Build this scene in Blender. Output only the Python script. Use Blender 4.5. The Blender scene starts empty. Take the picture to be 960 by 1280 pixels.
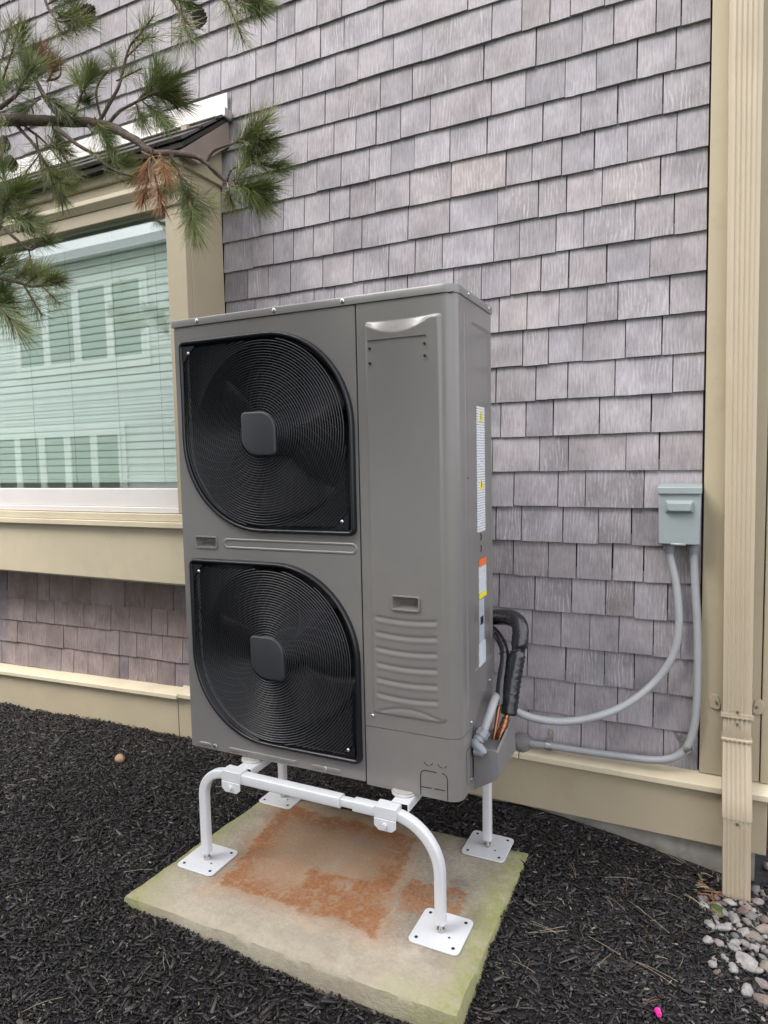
import bpy, bmesh, math, random
import numpy as np
from mathutils import Vector, Matrix, noise

random.seed(7)
rng = np.random.default_rng(11)
R = math.radians
S = bpy.context.scene
COL = S.collection

# ------------------------------------------------------------------ camera
CAM = Vector((0.0017, -2.414, 1.2794)); YAW, PITCH, ROLL, FPX = -0.4501, 0.0794, -0.0205, 827.8
fw = Vector((math.sin(YAW)*math.cos(PITCH), math.cos(YAW)*math.cos(PITCH), -math.sin(PITCH)))
r0 = Vector((math.cos(YAW), -math.sin(YAW), 0)); u0 = r0.cross(fw)
rt = r0*math.cos(ROLL)+u0*math.sin(ROLL); up = -r0*math.sin(ROLL)+u0*math.cos(ROLL)
cd = bpy.data.cameras.new('camera'); cam = bpy.data.objects.new('camera', cd); COL.objects.link(cam)
cd.sensor_fit = 'VERTICAL'; cd.sensor_height = 24; cd.sensor_width = 18; cd.lens = FPX/1280*24
cd.clip_start = 0.05; cd.clip_end = 500
cam.matrix_world = Matrix(((rt.x, up.x, -fw.x, CAM.x), (rt.y, up.y, -fw.y, CAM.y), (rt.z, up.z, -fw.z, CAM.z), (0, 0, 0, 1)))
S.camera = cam

# ------------------------------------------------------------------ sky, sun, exposure
SUN_EL, SUN_AZ = 50, 222          # azimuth clockwise from +Y
w = bpy.data.worlds.new('World'); S.world = w; w.use_nodes = True
nt = w.node_tree; N = nt.nodes; L = nt.links; N.clear()
out = N.new('ShaderNodeOutputWorld'); bg = N.new('ShaderNodeBackground')
sky = N.new('ShaderNodeTexSky'); sky.sky_type = 'NISHITA'; sky.sun_disc = False
sky.sun_elevation = R(SUN_EL); sky.sun_rotation = R(SUN_AZ)
sky.air_density = 1.0; sky.dust_density = 3.0; sky.ozone_density = 1.0
tc = N.new('ShaderNodeTexCoord'); mp = N.new('ShaderNodeMapping'); mp.inputs['Scale'].default_value = (1, 1, 2.2)
nz = N.new('ShaderNodeTexNoise'); nz.inputs['Scale'].default_value = 2.2; nz.inputs['Detail'].default_value = 8; nz.inputs['Roughness'].default_value = .55
cr = N.new('ShaderNodeValToRGB'); cr.color_ramp.elements[0].position = .34; cr.color_ramp.elements[0].color = (.55, .55, .55, 1)
cr.color_ramp.elements[1].position = .56; cr.color_ramp.elements[1].color = (1, 1, 1, 1)
nz2 = N.new('ShaderNodeTexNoise'); nz2.inputs['Scale'].default_value = 4; nz2.inputs['Detail'].default_value = 6
cr2 = N.new('ShaderNodeValToRGB'); cr2.color_ramp.elements[0].color = (8.2, 8.3, 9.0, 1); cr2.color_ramp.elements[1].color = (12.2, 12.0, 12.4, 1)
cr2.color_ramp.elements[0].position = .3; cr2.color_ramp.elements[1].position = .7
mx = N.new('ShaderNodeMix'); mx.data_type = 'RGBA'
L.new(tc.outputs['Generated'], mp.inputs[0]); L.new(mp.outputs[0], nz.inputs[0]); L.new(mp.outputs[0], nz2.inputs[0])
L.new(nz.outputs[0], cr.inputs[0]); L.new(nz2.outputs[0], cr2.inputs[0])
L.new(cr.outputs[0], mx.inputs[0]); L.new(sky.outputs[0], mx.inputs[6]); L.new(cr2.outputs[0], mx.inputs[7])
L.new(mx.outputs[2], bg.inputs[0]); bg.inputs[1].default_value = 0.085; L.new(bg.outputs[0], out.inputs[0])
sd = bpy.data.lights.new('sun', 'SUN'); sd.energy = 1.5; sd.angle = R(28); sd.color = (1, .97, .93)
so = bpy.data.objects.new('sun', sd); COL.objects.link(so)
az = R(SUN_AZ); el = R(SUN_EL)
sdir = Vector((math.sin(az)*math.cos(el), math.cos(az)*math.cos(el), math.sin(el)))
so.rotation_euler = sdir.to_track_quat('Z', 'Y').to_euler(); so.location = (3, -5, 8)
S.view_settings.view_transform = 'Standard'; S.view_settings.look = 'None'
S.view_settings.exposure = 1.47; S.view_settings.gamma = 1; S.view_settings.use_curve_mapping = False
S.render.engine = 'CYCLES'
S.cycles.max_bounces = 6; S.cycles.diffuse_bounces = 4; S.cycles.glossy_bounces = 4; S.cycles.use_adaptive_sampling = True; S.cycles.adaptive_threshold = .018; S.cycles.caustics_reflective = False; S.cycles.caustics_refractive = False; S.cycles.transparent_max_bounces = 8

# ------------------------------------------------------------------ helpers
def ray(x, y):
    return fw + rt*((x-480)/FPX) - up*((y-640)/FPX)
def at(x, y, Y):                   # point of the place on the plane y = Y
    d = ray(x, y); return CAM + d*((Y-CAM.y)/d.y)
def atz(x, y, Z):
    d = ray(x, y); return CAM + d*((Z-CAM.z)/d.z)
def px(P):
    d = Vector(P)-CAM; z = d.dot(fw)
    return (480+FPX*d.dot(rt)/z, 640-FPX*d.dot(up)/z, z)
def sstep(a, b, x):
    t = min(1, max(0, (x-a)/(b-a))); return t*t*(3-2*t)

class MB:
    def __init__(s): s.v = []; s.f = []
    def add(s, vs, fs):
        o = len(s.v); s.v += [tuple(v) for v in vs]; s.f += [tuple(i+o for i in f) for f in fs]; return s
    def box(s, x0, x1, y0, y1, z0, z1):
        vs = [(x, y, z) for z in (z0, z1) for y in (y0, y1) for x in (x0, x1)]
        return s.add(vs, [(0, 2, 3, 1), (4, 5, 7, 6), (0, 1, 5, 4), (2, 6, 7, 3), (0, 4, 6, 2), (1, 3, 7, 5)])
    def obox(s, M, hx, hy, hz):
        vs = [M @ Vector((x, y, z)) for z in (-hz, hz) for y in (-hy, hy) for x in (-hx, hx)]
        return s.add(vs, [(0, 2, 3, 1), (4, 5, 7, 6), (0, 1, 5, 4), (2, 6, 7, 3), (0, 4, 6, 2), (1, 3, 7, 5)])
    def prism(s, poly, y0, y1, axis='y'):
        n = len(poly)
        if axis == 'y': A = [(a, y0, b) for a, b in poly]; B = [(a, y1, b) for a, b in poly]
        elif axis == 'z': A = [(a, b, y0) for a, b in poly]; B = [(a, b, y1) for a, b in poly]
        else: A = [(y0, a, b) for a, b in poly]; B = [(y1, a, b) for a, b in poly]
        return s.add(A+B, [tuple(range(n)), tuple(range(2*n-1, n-1, -1))]+[(i, i+n, (i+1) % n+n, (i+1) % n) for i in range(n)])
    def loft(s, loops, closed=True, cap0=False, cap1=False):
        n = len(loops[0]); vs = [p for l in loops for p in l]; fs = []
        for k in range(len(loops)-1):
            for i in range(n if closed else n-1):
                j = (i+1) % n; fs.append((k*n+i, k*n+j, (k+1)*n+j, (k+1)*n+i))
        if cap0: fs.append(tuple(range(n-1, -1, -1)))
        if cap1: fs.append(tuple((len(loops)-1)*n+i for i in range(n)))
        return s.add(vs, fs)
    def sweep(s, path, prof, up0=(0, 1, 0), closed=False, caps=True, scale=None):
        P = [Vector(p) for p in path]; n = len(P); loops = []; u = Vector(up0)
        for i in range(n):
            if closed: t = (P[(i+1) % n]-P[i-1])
            else: t = P[min(i+1, n-1)]-P[max(i-1, 0)]
            t.normalize(); u = (u-t*u.dot(t))
            if u.length < 1e-6: u = t.orthogonal()
            u.normalize(); v = t.cross(u); k = scale[i] if scale else 1
            loops.append([P[i]+(v*a+u*b)*k for a, b in prof])
        if closed: loops.append(loops[0])
        return s.loft(loops, True, caps and not closed, caps and not closed)
    def tube(s, path, r, n=8, up0=(0, 1, 0), closed=False, radii=None):
        prof = [(r*math.cos(2*math.pi*i/n), r*math.sin(2*math.pi*i/n)) for i in range(n)]
        return s.sweep(path, prof, up0, closed, True, radii)
    def cyl(s, a, b, r, n=16, r2=None):
        a = Vector(a); b = Vector(b)
        t = (b-a).normalized(); u = t.orthogonal()
        return s.tube([a, b], 1, n, u, False, [r, r if r2 is None else r2])
    def build(s, name, mat, parent=None, smooth=None, bevel=0, seg=2, loc=None):
        me = bpy.data.meshes.new(name); me.from_pydata(s.v, [], s.f); me.update()
        bm = bmesh.new(); bm.from_mesh(me); bmesh.ops.recalc_face_normals(bm, faces=bm.faces); bm.to_mesh(me); bm.free()
        return mkobj(name, me, mat, parent, smooth, bevel, seg, loc)
def mkobj(name, me, mat, parent=None, smooth=None, bevel=0, seg=2, loc=None):
    if mat: me.materials.append(mat)
    o = bpy.data.objects.new(name, me); COL.objects.link(o)
    if parent: o.parent = parent
    if loc: o.location = loc
    if smooth is not None:
        for p in me.polygons: p.use_smooth = True
        me.set_sharp_from_angle(angle=R(smooth))
    if bevel:
        m = o.modifiers.new('bevel', 'BEVEL'); m.width = bevel; m.segments = seg; m.limit_method = 'ANGLE'; m.angle_limit = R(40)
        m.harden_normals = False
        if smooth is None:
            for p in me.polygons: p.use_smooth = True
            me.set_sharp_from_angle(angle=R(35))
    return o
def tag(o, label=None, cat=None, group=None, kind=None):
    if label: o['label'] = label
    if cat: o['category'] = cat
    if group: o['group'] = group
    if kind: o['kind'] = kind
    return o
def empty(name, loc=(0, 0, 0), rz=0):
    o = bpy.data.objects.new(name, None); COL.objects.link(o); o.location = loc; o.rotation_euler = (0, 0, rz); o.empty_display_size = .1
    return o
def circ(cx, cz, r, n): return [(cx+r*math.cos(2*math.pi*i/n), cz+r*math.sin(2*math.pi*i/n)) for i in range(n)]
def rrect(cx, cz, wd, ht, tr, tl, bl, br, n=10):   # rounded rectangle, per-corner radius, counter-clockwise from the right
    P = []
    for (sx, sz, r, a0) in ((1, 1, tr, 0), (-1, 1, tl, 90), (-1, -1, bl, 180), (1, -1, br, 270)):
        ox = cx+sx*(wd/2-r); oz = cz+sz*(ht/2-r)
        for i in range(n+1):
            a = R(a0+90*i/n); P.append((ox+r*math.cos(a), oz+r*math.sin(a)))
    return P
def bez(pts, n=12):                # Catmull-Rom through points
    P = [Vector(p) for p in pts]; P = [P[0]*2-P[1]]+P+[P[-1]*2-P[-2]]; o = []
    for i in range(1, len(P)-2):
        for k in range(n):
            t = k/n; a, b, c, d = P[i-1:i+3]
            o.append(.5*((2*b)+(c-a)*t+(2*a-5*b+4*c-d)*t*t+(3*b-a-3*c+d)*t**3))
    o.append(P[-2]); return o

# ------------------------------------------------------------------ materials
def nmat(name):
    m = bpy.data.materials.new(name); m.use_nodes = True; n = m.node_tree.nodes; b = n['Principled BSDF']
    return m, n, m.node_tree.links, b
def node(n, t, **k):
    x = n.new(t)
    for a, v in k.items():
        if a in x.inputs: x.inputs[a].default_value = v
        else: setattr(x, a, v)
    return x
def ramp(n, stops):
    c = n.new('ShaderNodeValToRGB'); e = c.color_ramp.elements
    while len(e) < len(stops): e.new(.5)
    for i, (p, col) in enumerate(stops):
        e[i].position = p; e[i].color = (*col, 1) if not isinstance(col, (int, float)) else (col, col, col, 1)
    return c
def mixc(n, l, fac, a, b, mode='MIX'):
    x = n.new('ShaderNodeMix'); x.data_type = 'RGBA'; x.blend_type = mode
    for v, i in ((fac, 0), (a, 6), (b, 7)):
        if hasattr(v, 'links') or hasattr(v, 'is_linked'): l.new(v, x.inputs[i])
        elif isinstance(v, (int, float)): x.inputs[i].default_value = v
        else: x.inputs[i].default_value = (*v, 1)
    return x.outputs[2]
def math_(n, l, op, a, b=None, clamp=False):
    x = n.new('ShaderNodeMath'); x.operation = op; x.use_clamp = clamp
    for i, v in enumerate((a, b)):
        if v is None: continue
        if hasattr(v, 'is_linked'): l.new(v, x.inputs[i])
        else: x.inputs[i].default_value = v
    return x.outputs[0]
def mat(name, col, rough=.5, var=.12, scale=12, metal=0, bump=0, bscale=200, rvar=.08, dirt=None, dscale=5, stretch=(1, 1, 1), spec=.5, coat=0):
    m, n, l, b = nmat(name)
    tcn = node(n, 'ShaderNodeTexCoord'); mpn = node(n, 'ShaderNodeMapping'); mpn.inputs['Scale'].default_value = stretch
    g = node(n, 'ShaderNodeNewGeometry'); l.new(g.outputs['Position'], mpn.inputs[0])
    a = node(n, 'ShaderNodeTexNoise', Scale=scale, Detail=6, Roughness=.6); l.new(mpn.outputs[0], a.inputs[0])
    rp = ramp(n, [(.3, tuple(c*(1-var) for c in col)), (.7, tuple(min(1, c*(1+var)) for c in col))]); l.new(a.outputs[0], rp.inputs[0])
    c = rp.outputs[0]
    if dirt:
        d = node(n, 'ShaderNodeTexNoise', Scale=dscale, Detail=10, Roughness=.7); l.new(mpn.outputs[0], d.inputs[0])
        dr = ramp(n, [(.52, 0), (.72, 1)]); l.new(d.outputs[0], dr.inputs[0])
        c = mixc(n, l, math_(n, l, 'MULTIPLY', dr.outputs[0], dirt[1]), c, dirt[0])
    l.new(c, b.inputs['Base Color'])
    rr = node(n, 'ShaderNodeTexNoise', Scale=scale*2.3, Detail=4); l.new(mpn.outputs[0], rr.inputs[0])
    l.new(math_(n, l, 'ADD', math_(n, l, 'MULTIPLY', rr.outputs[0], rvar*2), rough-rvar), b.inputs['Roughness'])
    b.inputs['Metallic'].default_value = metal; b.inputs['Specular IOR Level'].default_value = spec; b.inputs['Coat Weight'].default_value = coat; b.inputs['Coat Roughness'].default_value = .2
    if bump:
        t = node(n, 'ShaderNodeTexNoise', Scale=bscale, Detail=4); l.new(mpn.outputs[0], t.inputs[0])
        bp = node(n, 'ShaderNodeBump', Strength=bump, Distance=.002); l.new(t.outputs[0], bp.inputs['Height']); l.new(bp.outputs[0], b.inputs['Normal'])
    return m

def shingle_mat(name, lo, hi, warm, attr=False):
    m, n, l, b = nmat(name)
    oi = node(n, 'ShaderNodeObjectInfo'); g = node(n, 'ShaderNodeNewGeometry')
    RND, TINT = oi.outputs['Random'], oi.outputs['Color']
    if attr:
        at_ = node(n, 'ShaderNodeAttribute', attribute_name='Col'); RND, TINT = at_.outputs['Alpha'], at_.outputs['Color']
    off = node(n, 'ShaderNodeCombineXYZ')
    l.new(math_(n, l, 'MULTIPLY', RND, 37.0), off.inputs[0]); l.new(math_(n, l, 'MULTIPLY', RND, 91.0), off.inputs[1]); l.new(math_(n, l, 'MULTIPLY', RND, 13.0), off.inputs[2])
    add = node(n, 'ShaderNodeVectorMath', operation='ADD'); l.new(g.outputs['Position'], add.inputs[0]); l.new(off.outputs[0], add.inputs[1])
    mp1 = node(n, 'ShaderNodeMapping'); mp1.inputs['Scale'].default_value = (1, 1, .09); l.new(add.outputs[0], mp1.inputs[0])
    fine = node(n, 'ShaderNodeTexNoise', Scale=210, Detail=5, Roughness=.65); l.new(mp1.outputs[0], fine.inputs[0])
    mp2 = node(n, 'ShaderNodeMapping'); mp2.inputs['Scale'].default_value = (1, 1, .33); l.new(add.outputs[0], mp2.inputs[0])
    wv = node(n, 'ShaderNodeTexWave', Scale=26, Distortion=14, Detail=2); wv.inputs['Detail Scale'].default_value = .55; l.new(mp2.outputs[0], wv.inputs[0])
    wr = ramp(n, [(.5, 0), (.95, 1)]); l.new(wv.outputs[0], wr.inputs[0])
    # worn pale flecks
    fl = node(n, 'ShaderNodeTexNoise', Scale=34, Detail=6, Roughness=.75); l.new(mp2.outputs[0], fl.inputs[0])
    fr = ramp(n, [(.45, 0), (.72, 1)]); l.new(fl.outputs[0], fr.inputs[0])
    big = node(n, 'ShaderNodeTexNoise', Scale=9, Detail=4); l.new(add.outputs[0], big.inputs[0])
    br = ramp(n, [(.35, lo), (.65, hi)]); l.new(big.outputs[0], br.inputs[0])
    c = mixc(n, l, 1.0, br.outputs[0], TINT, 'MULTIPLY')
    fn = ramp(n, [(.25, .68), (.75, 1.2)]); l.new(fine.outputs[0], fn.inputs[0])
    c = mixc(n, l, 1.0, c, fn.outputs[0], 'MULTIPLY')
    c = mixc(n, l, math_(n, l, 'MULTIPLY', math_(n, l, 'MULTIPLY', math_(n, l, 'MULTIPLY', wr.outputs[0], math_(n, l, 'FRACT', math_(n, l, 'MULTIPLY', RND, 7.3))), fr.outputs[0]), .95), c, tuple(min(1, x*1.55) for x in hi))
    wn = node(n, 'ShaderNodeTexNoise', Scale=2.3, Detail=3); l.new(g.outputs['Position'], wn.inputs[0])
    wrp = ramp(n, [(.45, 0), (.75, 1)]); l.new(wn.outputs[0], wrp.inputs[0])
    c = mixc(n, l, math_(n, l, 'MULTIPLY', wrp.outputs[0], .18), c, warm)
    l.new(c, b.inputs['Base Color']); b.inputs['Roughness'].default_value = .72; b.inputs['Specular IOR Level'].default_value = .35
    h = math_(n, l, 'ADD', math_(n, l, 'MULTIPLY', fine.outputs[0], .7), math_(n, l, 'MULTIPLY', wr.outputs[0], .3))
    bp = node(n, 'ShaderNodeBump', Strength=.45, Distance=.0018); l.new(h, bp.inputs['Height']); l.new(bp.outputs[0], b.inputs['Normal'])
    return m

M = {}
M['shingle'] = shingle_mat('weathered_cedar', (.25, .233, .248), (.355, .331, .352), (.30, .265, .25))
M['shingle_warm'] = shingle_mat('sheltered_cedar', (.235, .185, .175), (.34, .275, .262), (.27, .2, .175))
M['shingle_rest'] = shingle_mat('weathered_cedar_field', (.25, .233, .248), (.355, .331, .352), (.30, .265, .25), True)
M['sheath'] = mat('dark_felt', (.03, .028, .027), .9)
M['tan'] = mat('tan_painted_board', (.42, .36, .25), .5, .05, 4, bump=.08, bscale=60, stretch=(1, 1, 1), dirt=((.25, .2, .13), .25), dscale=6)
M['tan_lit'] = mat('tan_board_lit', (.54, .47, .335), .5, .05, 4, bump=.08, bscale=60, dirt=((.3, .25, .17), .2), dscale=6)  # same tan paint made lighter, the stronger light here put into its colour
M['cream'] = mat('cream_painted_board', (.62, .545, .39), .45, .05, 4, bump=.05, bscale=60, dirt=((.4, .34, .24), .3), dscale=7)
M['downspout'] = mat('cream_aluminium', (.43, .365, .265), .38, .05, 6, dirt=((.36, .29, .19), .35), dscale=8, stretch=(1, 1, .3))
M['vinyl'] = mat('white_vinyl', (.72, .68, .65), .4, .03, 6)
M['flashing'] = mat('white_flashing', (.75, .74, .76), .4, .04, 5)
M['asphalt_shingle'] = mat('asphalt_roofing', (.10, .092, .09), .95, .4, 120, bump=.6, bscale=400)
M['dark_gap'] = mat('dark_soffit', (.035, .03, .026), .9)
M['brown'] = mat('brown_rake', (.24, .195, .16), .6, .1, 8)
M['foundation'] = mat('poured_concrete', (.27, .255, .225), .9, .2, 9, bump=.5, bscale=90, dirt=((.10, .11, .06), .7), dscale=7)
M['mortar'] = mat('pale_mortar', (.5, .46, .4), .9, .2, 60, bump=.6, bscale=200)
M['paint'] = mat('grey_cabinet_paint', (.178, .170, .165), .36, .03, 3, bump=.03, bscale=500, rvar=.05, coat=.55, dirt=((.23, .21, .185), .35), dscale=2.2)
M['paint_dark'] = mat('inside_cabinet', (.012, .012, .013), .7)
M['lid'] = mat('grey_lid_paint', (.18, .174, .17), .33, .03, 3, rvar=.05, coat=.15)
M['black_plastic'] = mat('black_grille_plastic', (.008, .009, .012), .32, .1, 10)
M['wire'] = mat('grille_wire', (.03, .031, .036), .4, .1, 10)
M['hub'] = mat('hub_cap_plastic', (.032, .034, .04), .42, .06, 10, bump=.03, bscale=700)
M['fan_blade'] = mat('fan_plastic', (.005, .005, .006), .5)
M['pipe_cover'] = mat('pipe_cover_plastic', (.175, .17, .172), .5, .05, 10, bump=.05, bscale=600)
M['steel'] = mat('zinc_screw', (.6, .6, .6), .3, .1, 30, metal=1)
M['white_steel'] = mat('white_powder_coat', (.6, .612, .63), .35, .03, 8, bump=.03, bscale=500, dirt=((.45, .42, .38), .25), dscale=18)
M['wrap'] = mat('clear_plastic_wrap', (.40, .385, .36), .22, .15, 40, bump=.6, bscale=90)
M['rubber'] = mat('black_foam_insulation', (.012, .012, .015), .24, .3, 40, bump=1, bscale=75, spec=.8)
M['copper'] = mat('copper_pipe', (.42, .20, .11), .32, .2, 40, metal=1, dirt=((.25, .11, .05), .5), dscale=30)
M['conduit'] = mat('grey_liquidtight', (.34, .348, .362), .45, .05, 10)
M['conduit_dark'] = mat('grey_sealant', (.17, .165, .165), .7, .15, 40, bump=.8, bscale=60)
M['fitting'] = mat('grey_fitting', (.23, .245, .265), .42, .06, 20)
M['box'] = mat('grey_green_enamel', (.265, .305, .31), .38, .04, 8, rvar=.05)
M['galv'] = mat('galvanised', (.55, .54, .52), .35, .2, 40, metal=1)
M['bark'] = mat('pine_bark', (.11, .083, .07), .9, .4, 60, bump=1, bscale=120)
M['cone'] = mat('pine_cone', (.07, .05, .035), .8, .4, 60)
M['acorn'] = mat('brown_cone', (.33, .21, .12), .6, .35, 90, bump=.6, bscale=200)
M['pink'] = mat('pink_plastic', (.75, .03, .30), .35, .05, 10)
M['straw'] = mat('dry_pine_needle', (.27, .215, .145), .7, .3, 50)
M['orange_straw'] = mat('rusty_pine_needle', (.19, .095, .045), .7, .3, 50)
M['blind'] = mat('blind_slat', (.66, .78, .70), .5, .04, 6)
M['cord'] = mat('blind_cord', (.25, .3, .27), .7)
M['black_print'] = mat('printed_black', (.02, .02, .025), .5)
M['dark_line'] = mat('slot_shadow', (.008, .008, .008), .8)

def glass_mat():
    m, n, l, b = nmat('window_glass'); n.remove(b)
    o = n['Material Output']; gl = node(n, 'ShaderNodeBsdfGlossy', Roughness=.012); gl.inputs[0].default_value = (.93, 1, .97, 1)
    tr = node(n, 'ShaderNodeBsdfTransparent'); tr.inputs[0].default_value = (.972, .994, .98, 1)
    lw = node(n, 'ShaderNodeLayerWeight', Blend=.5); f = math_(n, l, 'ADD', math_(n, l, 'MULTIPLY', math_(n, l, 'POWER', lw.outputs['Facing'], 5.0), .85), .20, True)
    ms = node(n, 'ShaderNodeMixShader'); l.new(f, ms.inputs[0]); l.new(tr.outputs[0], ms.inputs[1]); l.new(gl.outputs[0], ms.inputs[2])
    nz = node(n, 'ShaderNodeTexNoise', Scale=2.0, Detail=2); bp = node(n, 'ShaderNodeBump', Strength=.02, Distance=.02); l.new(nz.outputs[0], bp.inputs['Height']); l.new(bp.outputs[0], gl.inputs['Normal'])
    l.new(ms.outputs[0], o.inputs[0]); return m
M['glass'] = glass_mat()

def pad_mat():
    m, n, l, b = nmat('stained_concrete'); g = node(n, 'ShaderNodeNewGeometry'); P = g.outputs['Position']
    sp = node(n, 'ShaderNodeSeparateXYZ'); l.new(P, sp.inputs[0]); X, Y = sp.outputs[0], sp.outputs[1]
    n1 = node(n, 'ShaderNodeTexNoise', Scale=5, Detail=8, Roughness=.65); l.new(P, n1.inputs[0])
    n2 = node(n, 'ShaderNodeTexNoise', Scale=95, Detail=6, Roughness=.7); l.new(P, n2.inputs[0])
    n3 = node(n, 'ShaderNodeTexNoise', Scale=11, Detail=8, Roughness=.7); l.new(P, n3.inputs[0])
    n4 = node(n, 'ShaderNodeTexNoise', Scale=26, Detail=8, Roughness=.75); l.new(P, n4.inputs[0])
    rc = ramp(n, [(.32, (.20, .17, .13)), (.5, (.30, .265, .21)), (.66, (.42, .38, .315))]); l.new(n1.outputs[0], rc.inputs[0])
    c = rc.outputs[0]
    c = mixc(n, l, .6, c, ramp_of(n, l, n2.outputs[0], [(.3, .5), (.62, 1.1)]), 'MULTIPLY')
    c = mixc(n, l, ramp_of(n, l, n4.outputs[0], [(.6, 0), (.72, .35)]), c, (.17, .14, .105))
    fm = node(n, 'ShaderNodeMapRange'); l.new(math_(n, l, 'ADD', Y, math_(n, l, 'MULTIPLY', math_(n, l, 'SUBTRACT', n3.outputs[0], .5), .22)), fm.inputs[0]); fm.inputs[1].default_value = -.86; fm.inputs[2].default_value = -.93
    c = mixc(n, l, math_(n, l, 'MULTIPLY', fm.outputs[0], .6), c, ramp_of(n, l, n4.outputs[0], [(.3, (.37, .31, .23)), (.6, (.52, .46, .37))]))
    ws = math_(n, l, 'ADD', X, math_(n, l, 'MULTIPLY', math_(n, l, 'SUBTRACT', n3.outputs[0], .5), .13))
    wy = math_(n, l, 'ADD', Y, math_(n, l, 'MULTIPLY', math_(n, l, 'SUBTRACT', n1.outputs[0], .5), .16))
    # boxes in plan, signed distance
    def sd(cx, cy, hx, hy, skew=0):
        xx = math_(n, l, 'ADD', ws, math_(n, l, 'MULTIPLY', math_(n, l, 'SUBTRACT', Y, cy), skew))
        return math_(n, l, 'MAXIMUM', math_(n, l, 'SUBTRACT', math_(n, l, 'ABSOLUTE', math_(n, l, 'SUBTRACT', xx, cx)), hx), math_(n, l, 'SUBTRACT', math_(n, l, 'ABSOLUTE', math_(n, l, 'SUBTRACT', wy, cy)), hy))
    def band(d, lo, hi):
        x = node(n, 'ShaderNodeMapRange'); x.interpolation_type = 'SMOOTHSTEP'; l.new(d, x.inputs[0]); x.inputs[1].default_value = lo; x.inputs[2].default_value = hi; x.inputs[3].default_value = 1; x.inputs[4].default_value = 0
        return x.outputs[0]
    d1 = sd(-1.10, -.64, .27, .235, .18)
    fill = band(d1, -.006, .006)
    edge = math_(n, l, 'MULTIPLY', fill, band(math_(n, l, 'ABSOLUTE', math_(n, l, 'ADD', d1, .025)), .0, .10))
    d2 = sd(-.945, -.79, .13, .10, .3); core = band(d2, -.012, .012)
    d3 = sd(-.70, -.70, .09, .075, 0); side = band(d3, -.006, .008)
    spk = ramp_of(n, l, n4.outputs[0], [(.42, 0), (.49, 1)])
    spk2 = ramp_of(n, l, n3.outputs[0], [(.3, 0), (.5, 1)])
    grey = mixc(n, l, math_(n, l, 'MULTIPLY', fill, .55), c, (.31, .25, .19))
    c = mixc(n, l, math_(n, l, 'MULTIPLY', band(d1, -.02, .10), math_(n, l, 'MULTIPLY', spk2, .45)), grey, (.42, .22, .10))
    rust = math_(n, l, 'MAXIMUM', math_(n, l, 'MULTIPLY', edge, .95), math_(n, l, 'MAXIMUM', math_(n, l, 'MULTIPLY', core, .95), math_(n, l, 'MULTIPLY', side, .85)))
    rust = math_(n, l, 'MULTIPLY', rust, math_(n, l, 'ADD', math_(n, l, 'MULTIPLY', spk, .6), .4), True)
    rust = math_(n, l, 'MULTIPLY', rust, math_(n, l, 'ADD', math_(n, l, 'MULTIPLY', spk2, .7), .3), True)
    rcol = ramp_of(n, l, n2.outputs[0], [(.35, (.20, .08, .03)), (.65, (.35, .15, .06))])
    c = mixc(n, l, math_(n, l, 'MULTIPLY', rust, .9), c, rcol)
    # algae along the edges
    da = math_(n, l, 'MAXIMUM', math_(n, l, 'SUBTRACT', math_(n, l, 'ABSOLUTE', math_(n, l, 'ADD', X, 1.035)), .53), math_(n, l, 'SUBTRACT', math_(n, l, 'ABSOLUTE', math_(n, l, 'ADD', Y, .685)), .36))
    da = math_(n, l, 'ADD', da, math_(n, l, 'MULTIPLY', math_(n, l, 'SUBTRACT', n1.outputs[0], .5), .32))
    al = math_(n, l, 'SUBTRACT', 1.0, band(da, -.15, .02)); al = math_(n, l, 'MULTIPLY', al, ramp_of(n, l, n4.outputs[0], [(.35, .2), (.6, .95)]))
    sidex = math_(n, l, 'MAXIMUM', math_(n, l, 'MULTIPLY', math_(n, l, 'SUBTRACT', X, -.75), 4.0, True), math_(n, l, 'MULTIPLY', math_(n, l, 'SUBTRACT', -1.38, X), 7.0, True))
    al = math_(n, l, 'MULTIPLY', al, math_(n, l, 'ADD', math_(n, l, 'MULTIPLY', sidex, .85), .15), True)
    c = mixc(n, l, al, c, (.235, .25, .075))
    # chalky spots by old anchor holes
    l.new(c, b.inputs['Base Color']); b.inputs['Roughness'].default_value = .88; b.inputs['Specular IOR Level'].default_value = .3
    h = math_(n, l, 'ADD', n2.outputs[0], math_(n, l, 'MULTIPLY', n4.outputs[0], .7))
    bp = node(n, 'ShaderNodeBump', Strength=.8, Distance=.005); l.new(h, bp.inputs['Height']); l.new(bp.outputs[0], b.inputs['Normal'])
    return m
def ramp_of(n, l, s, stops):
    r_ = ramp(n, stops); l.new(s, r_.inputs[0]); return r_.outputs[0]
M['pad'] = pad_mat()

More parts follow.
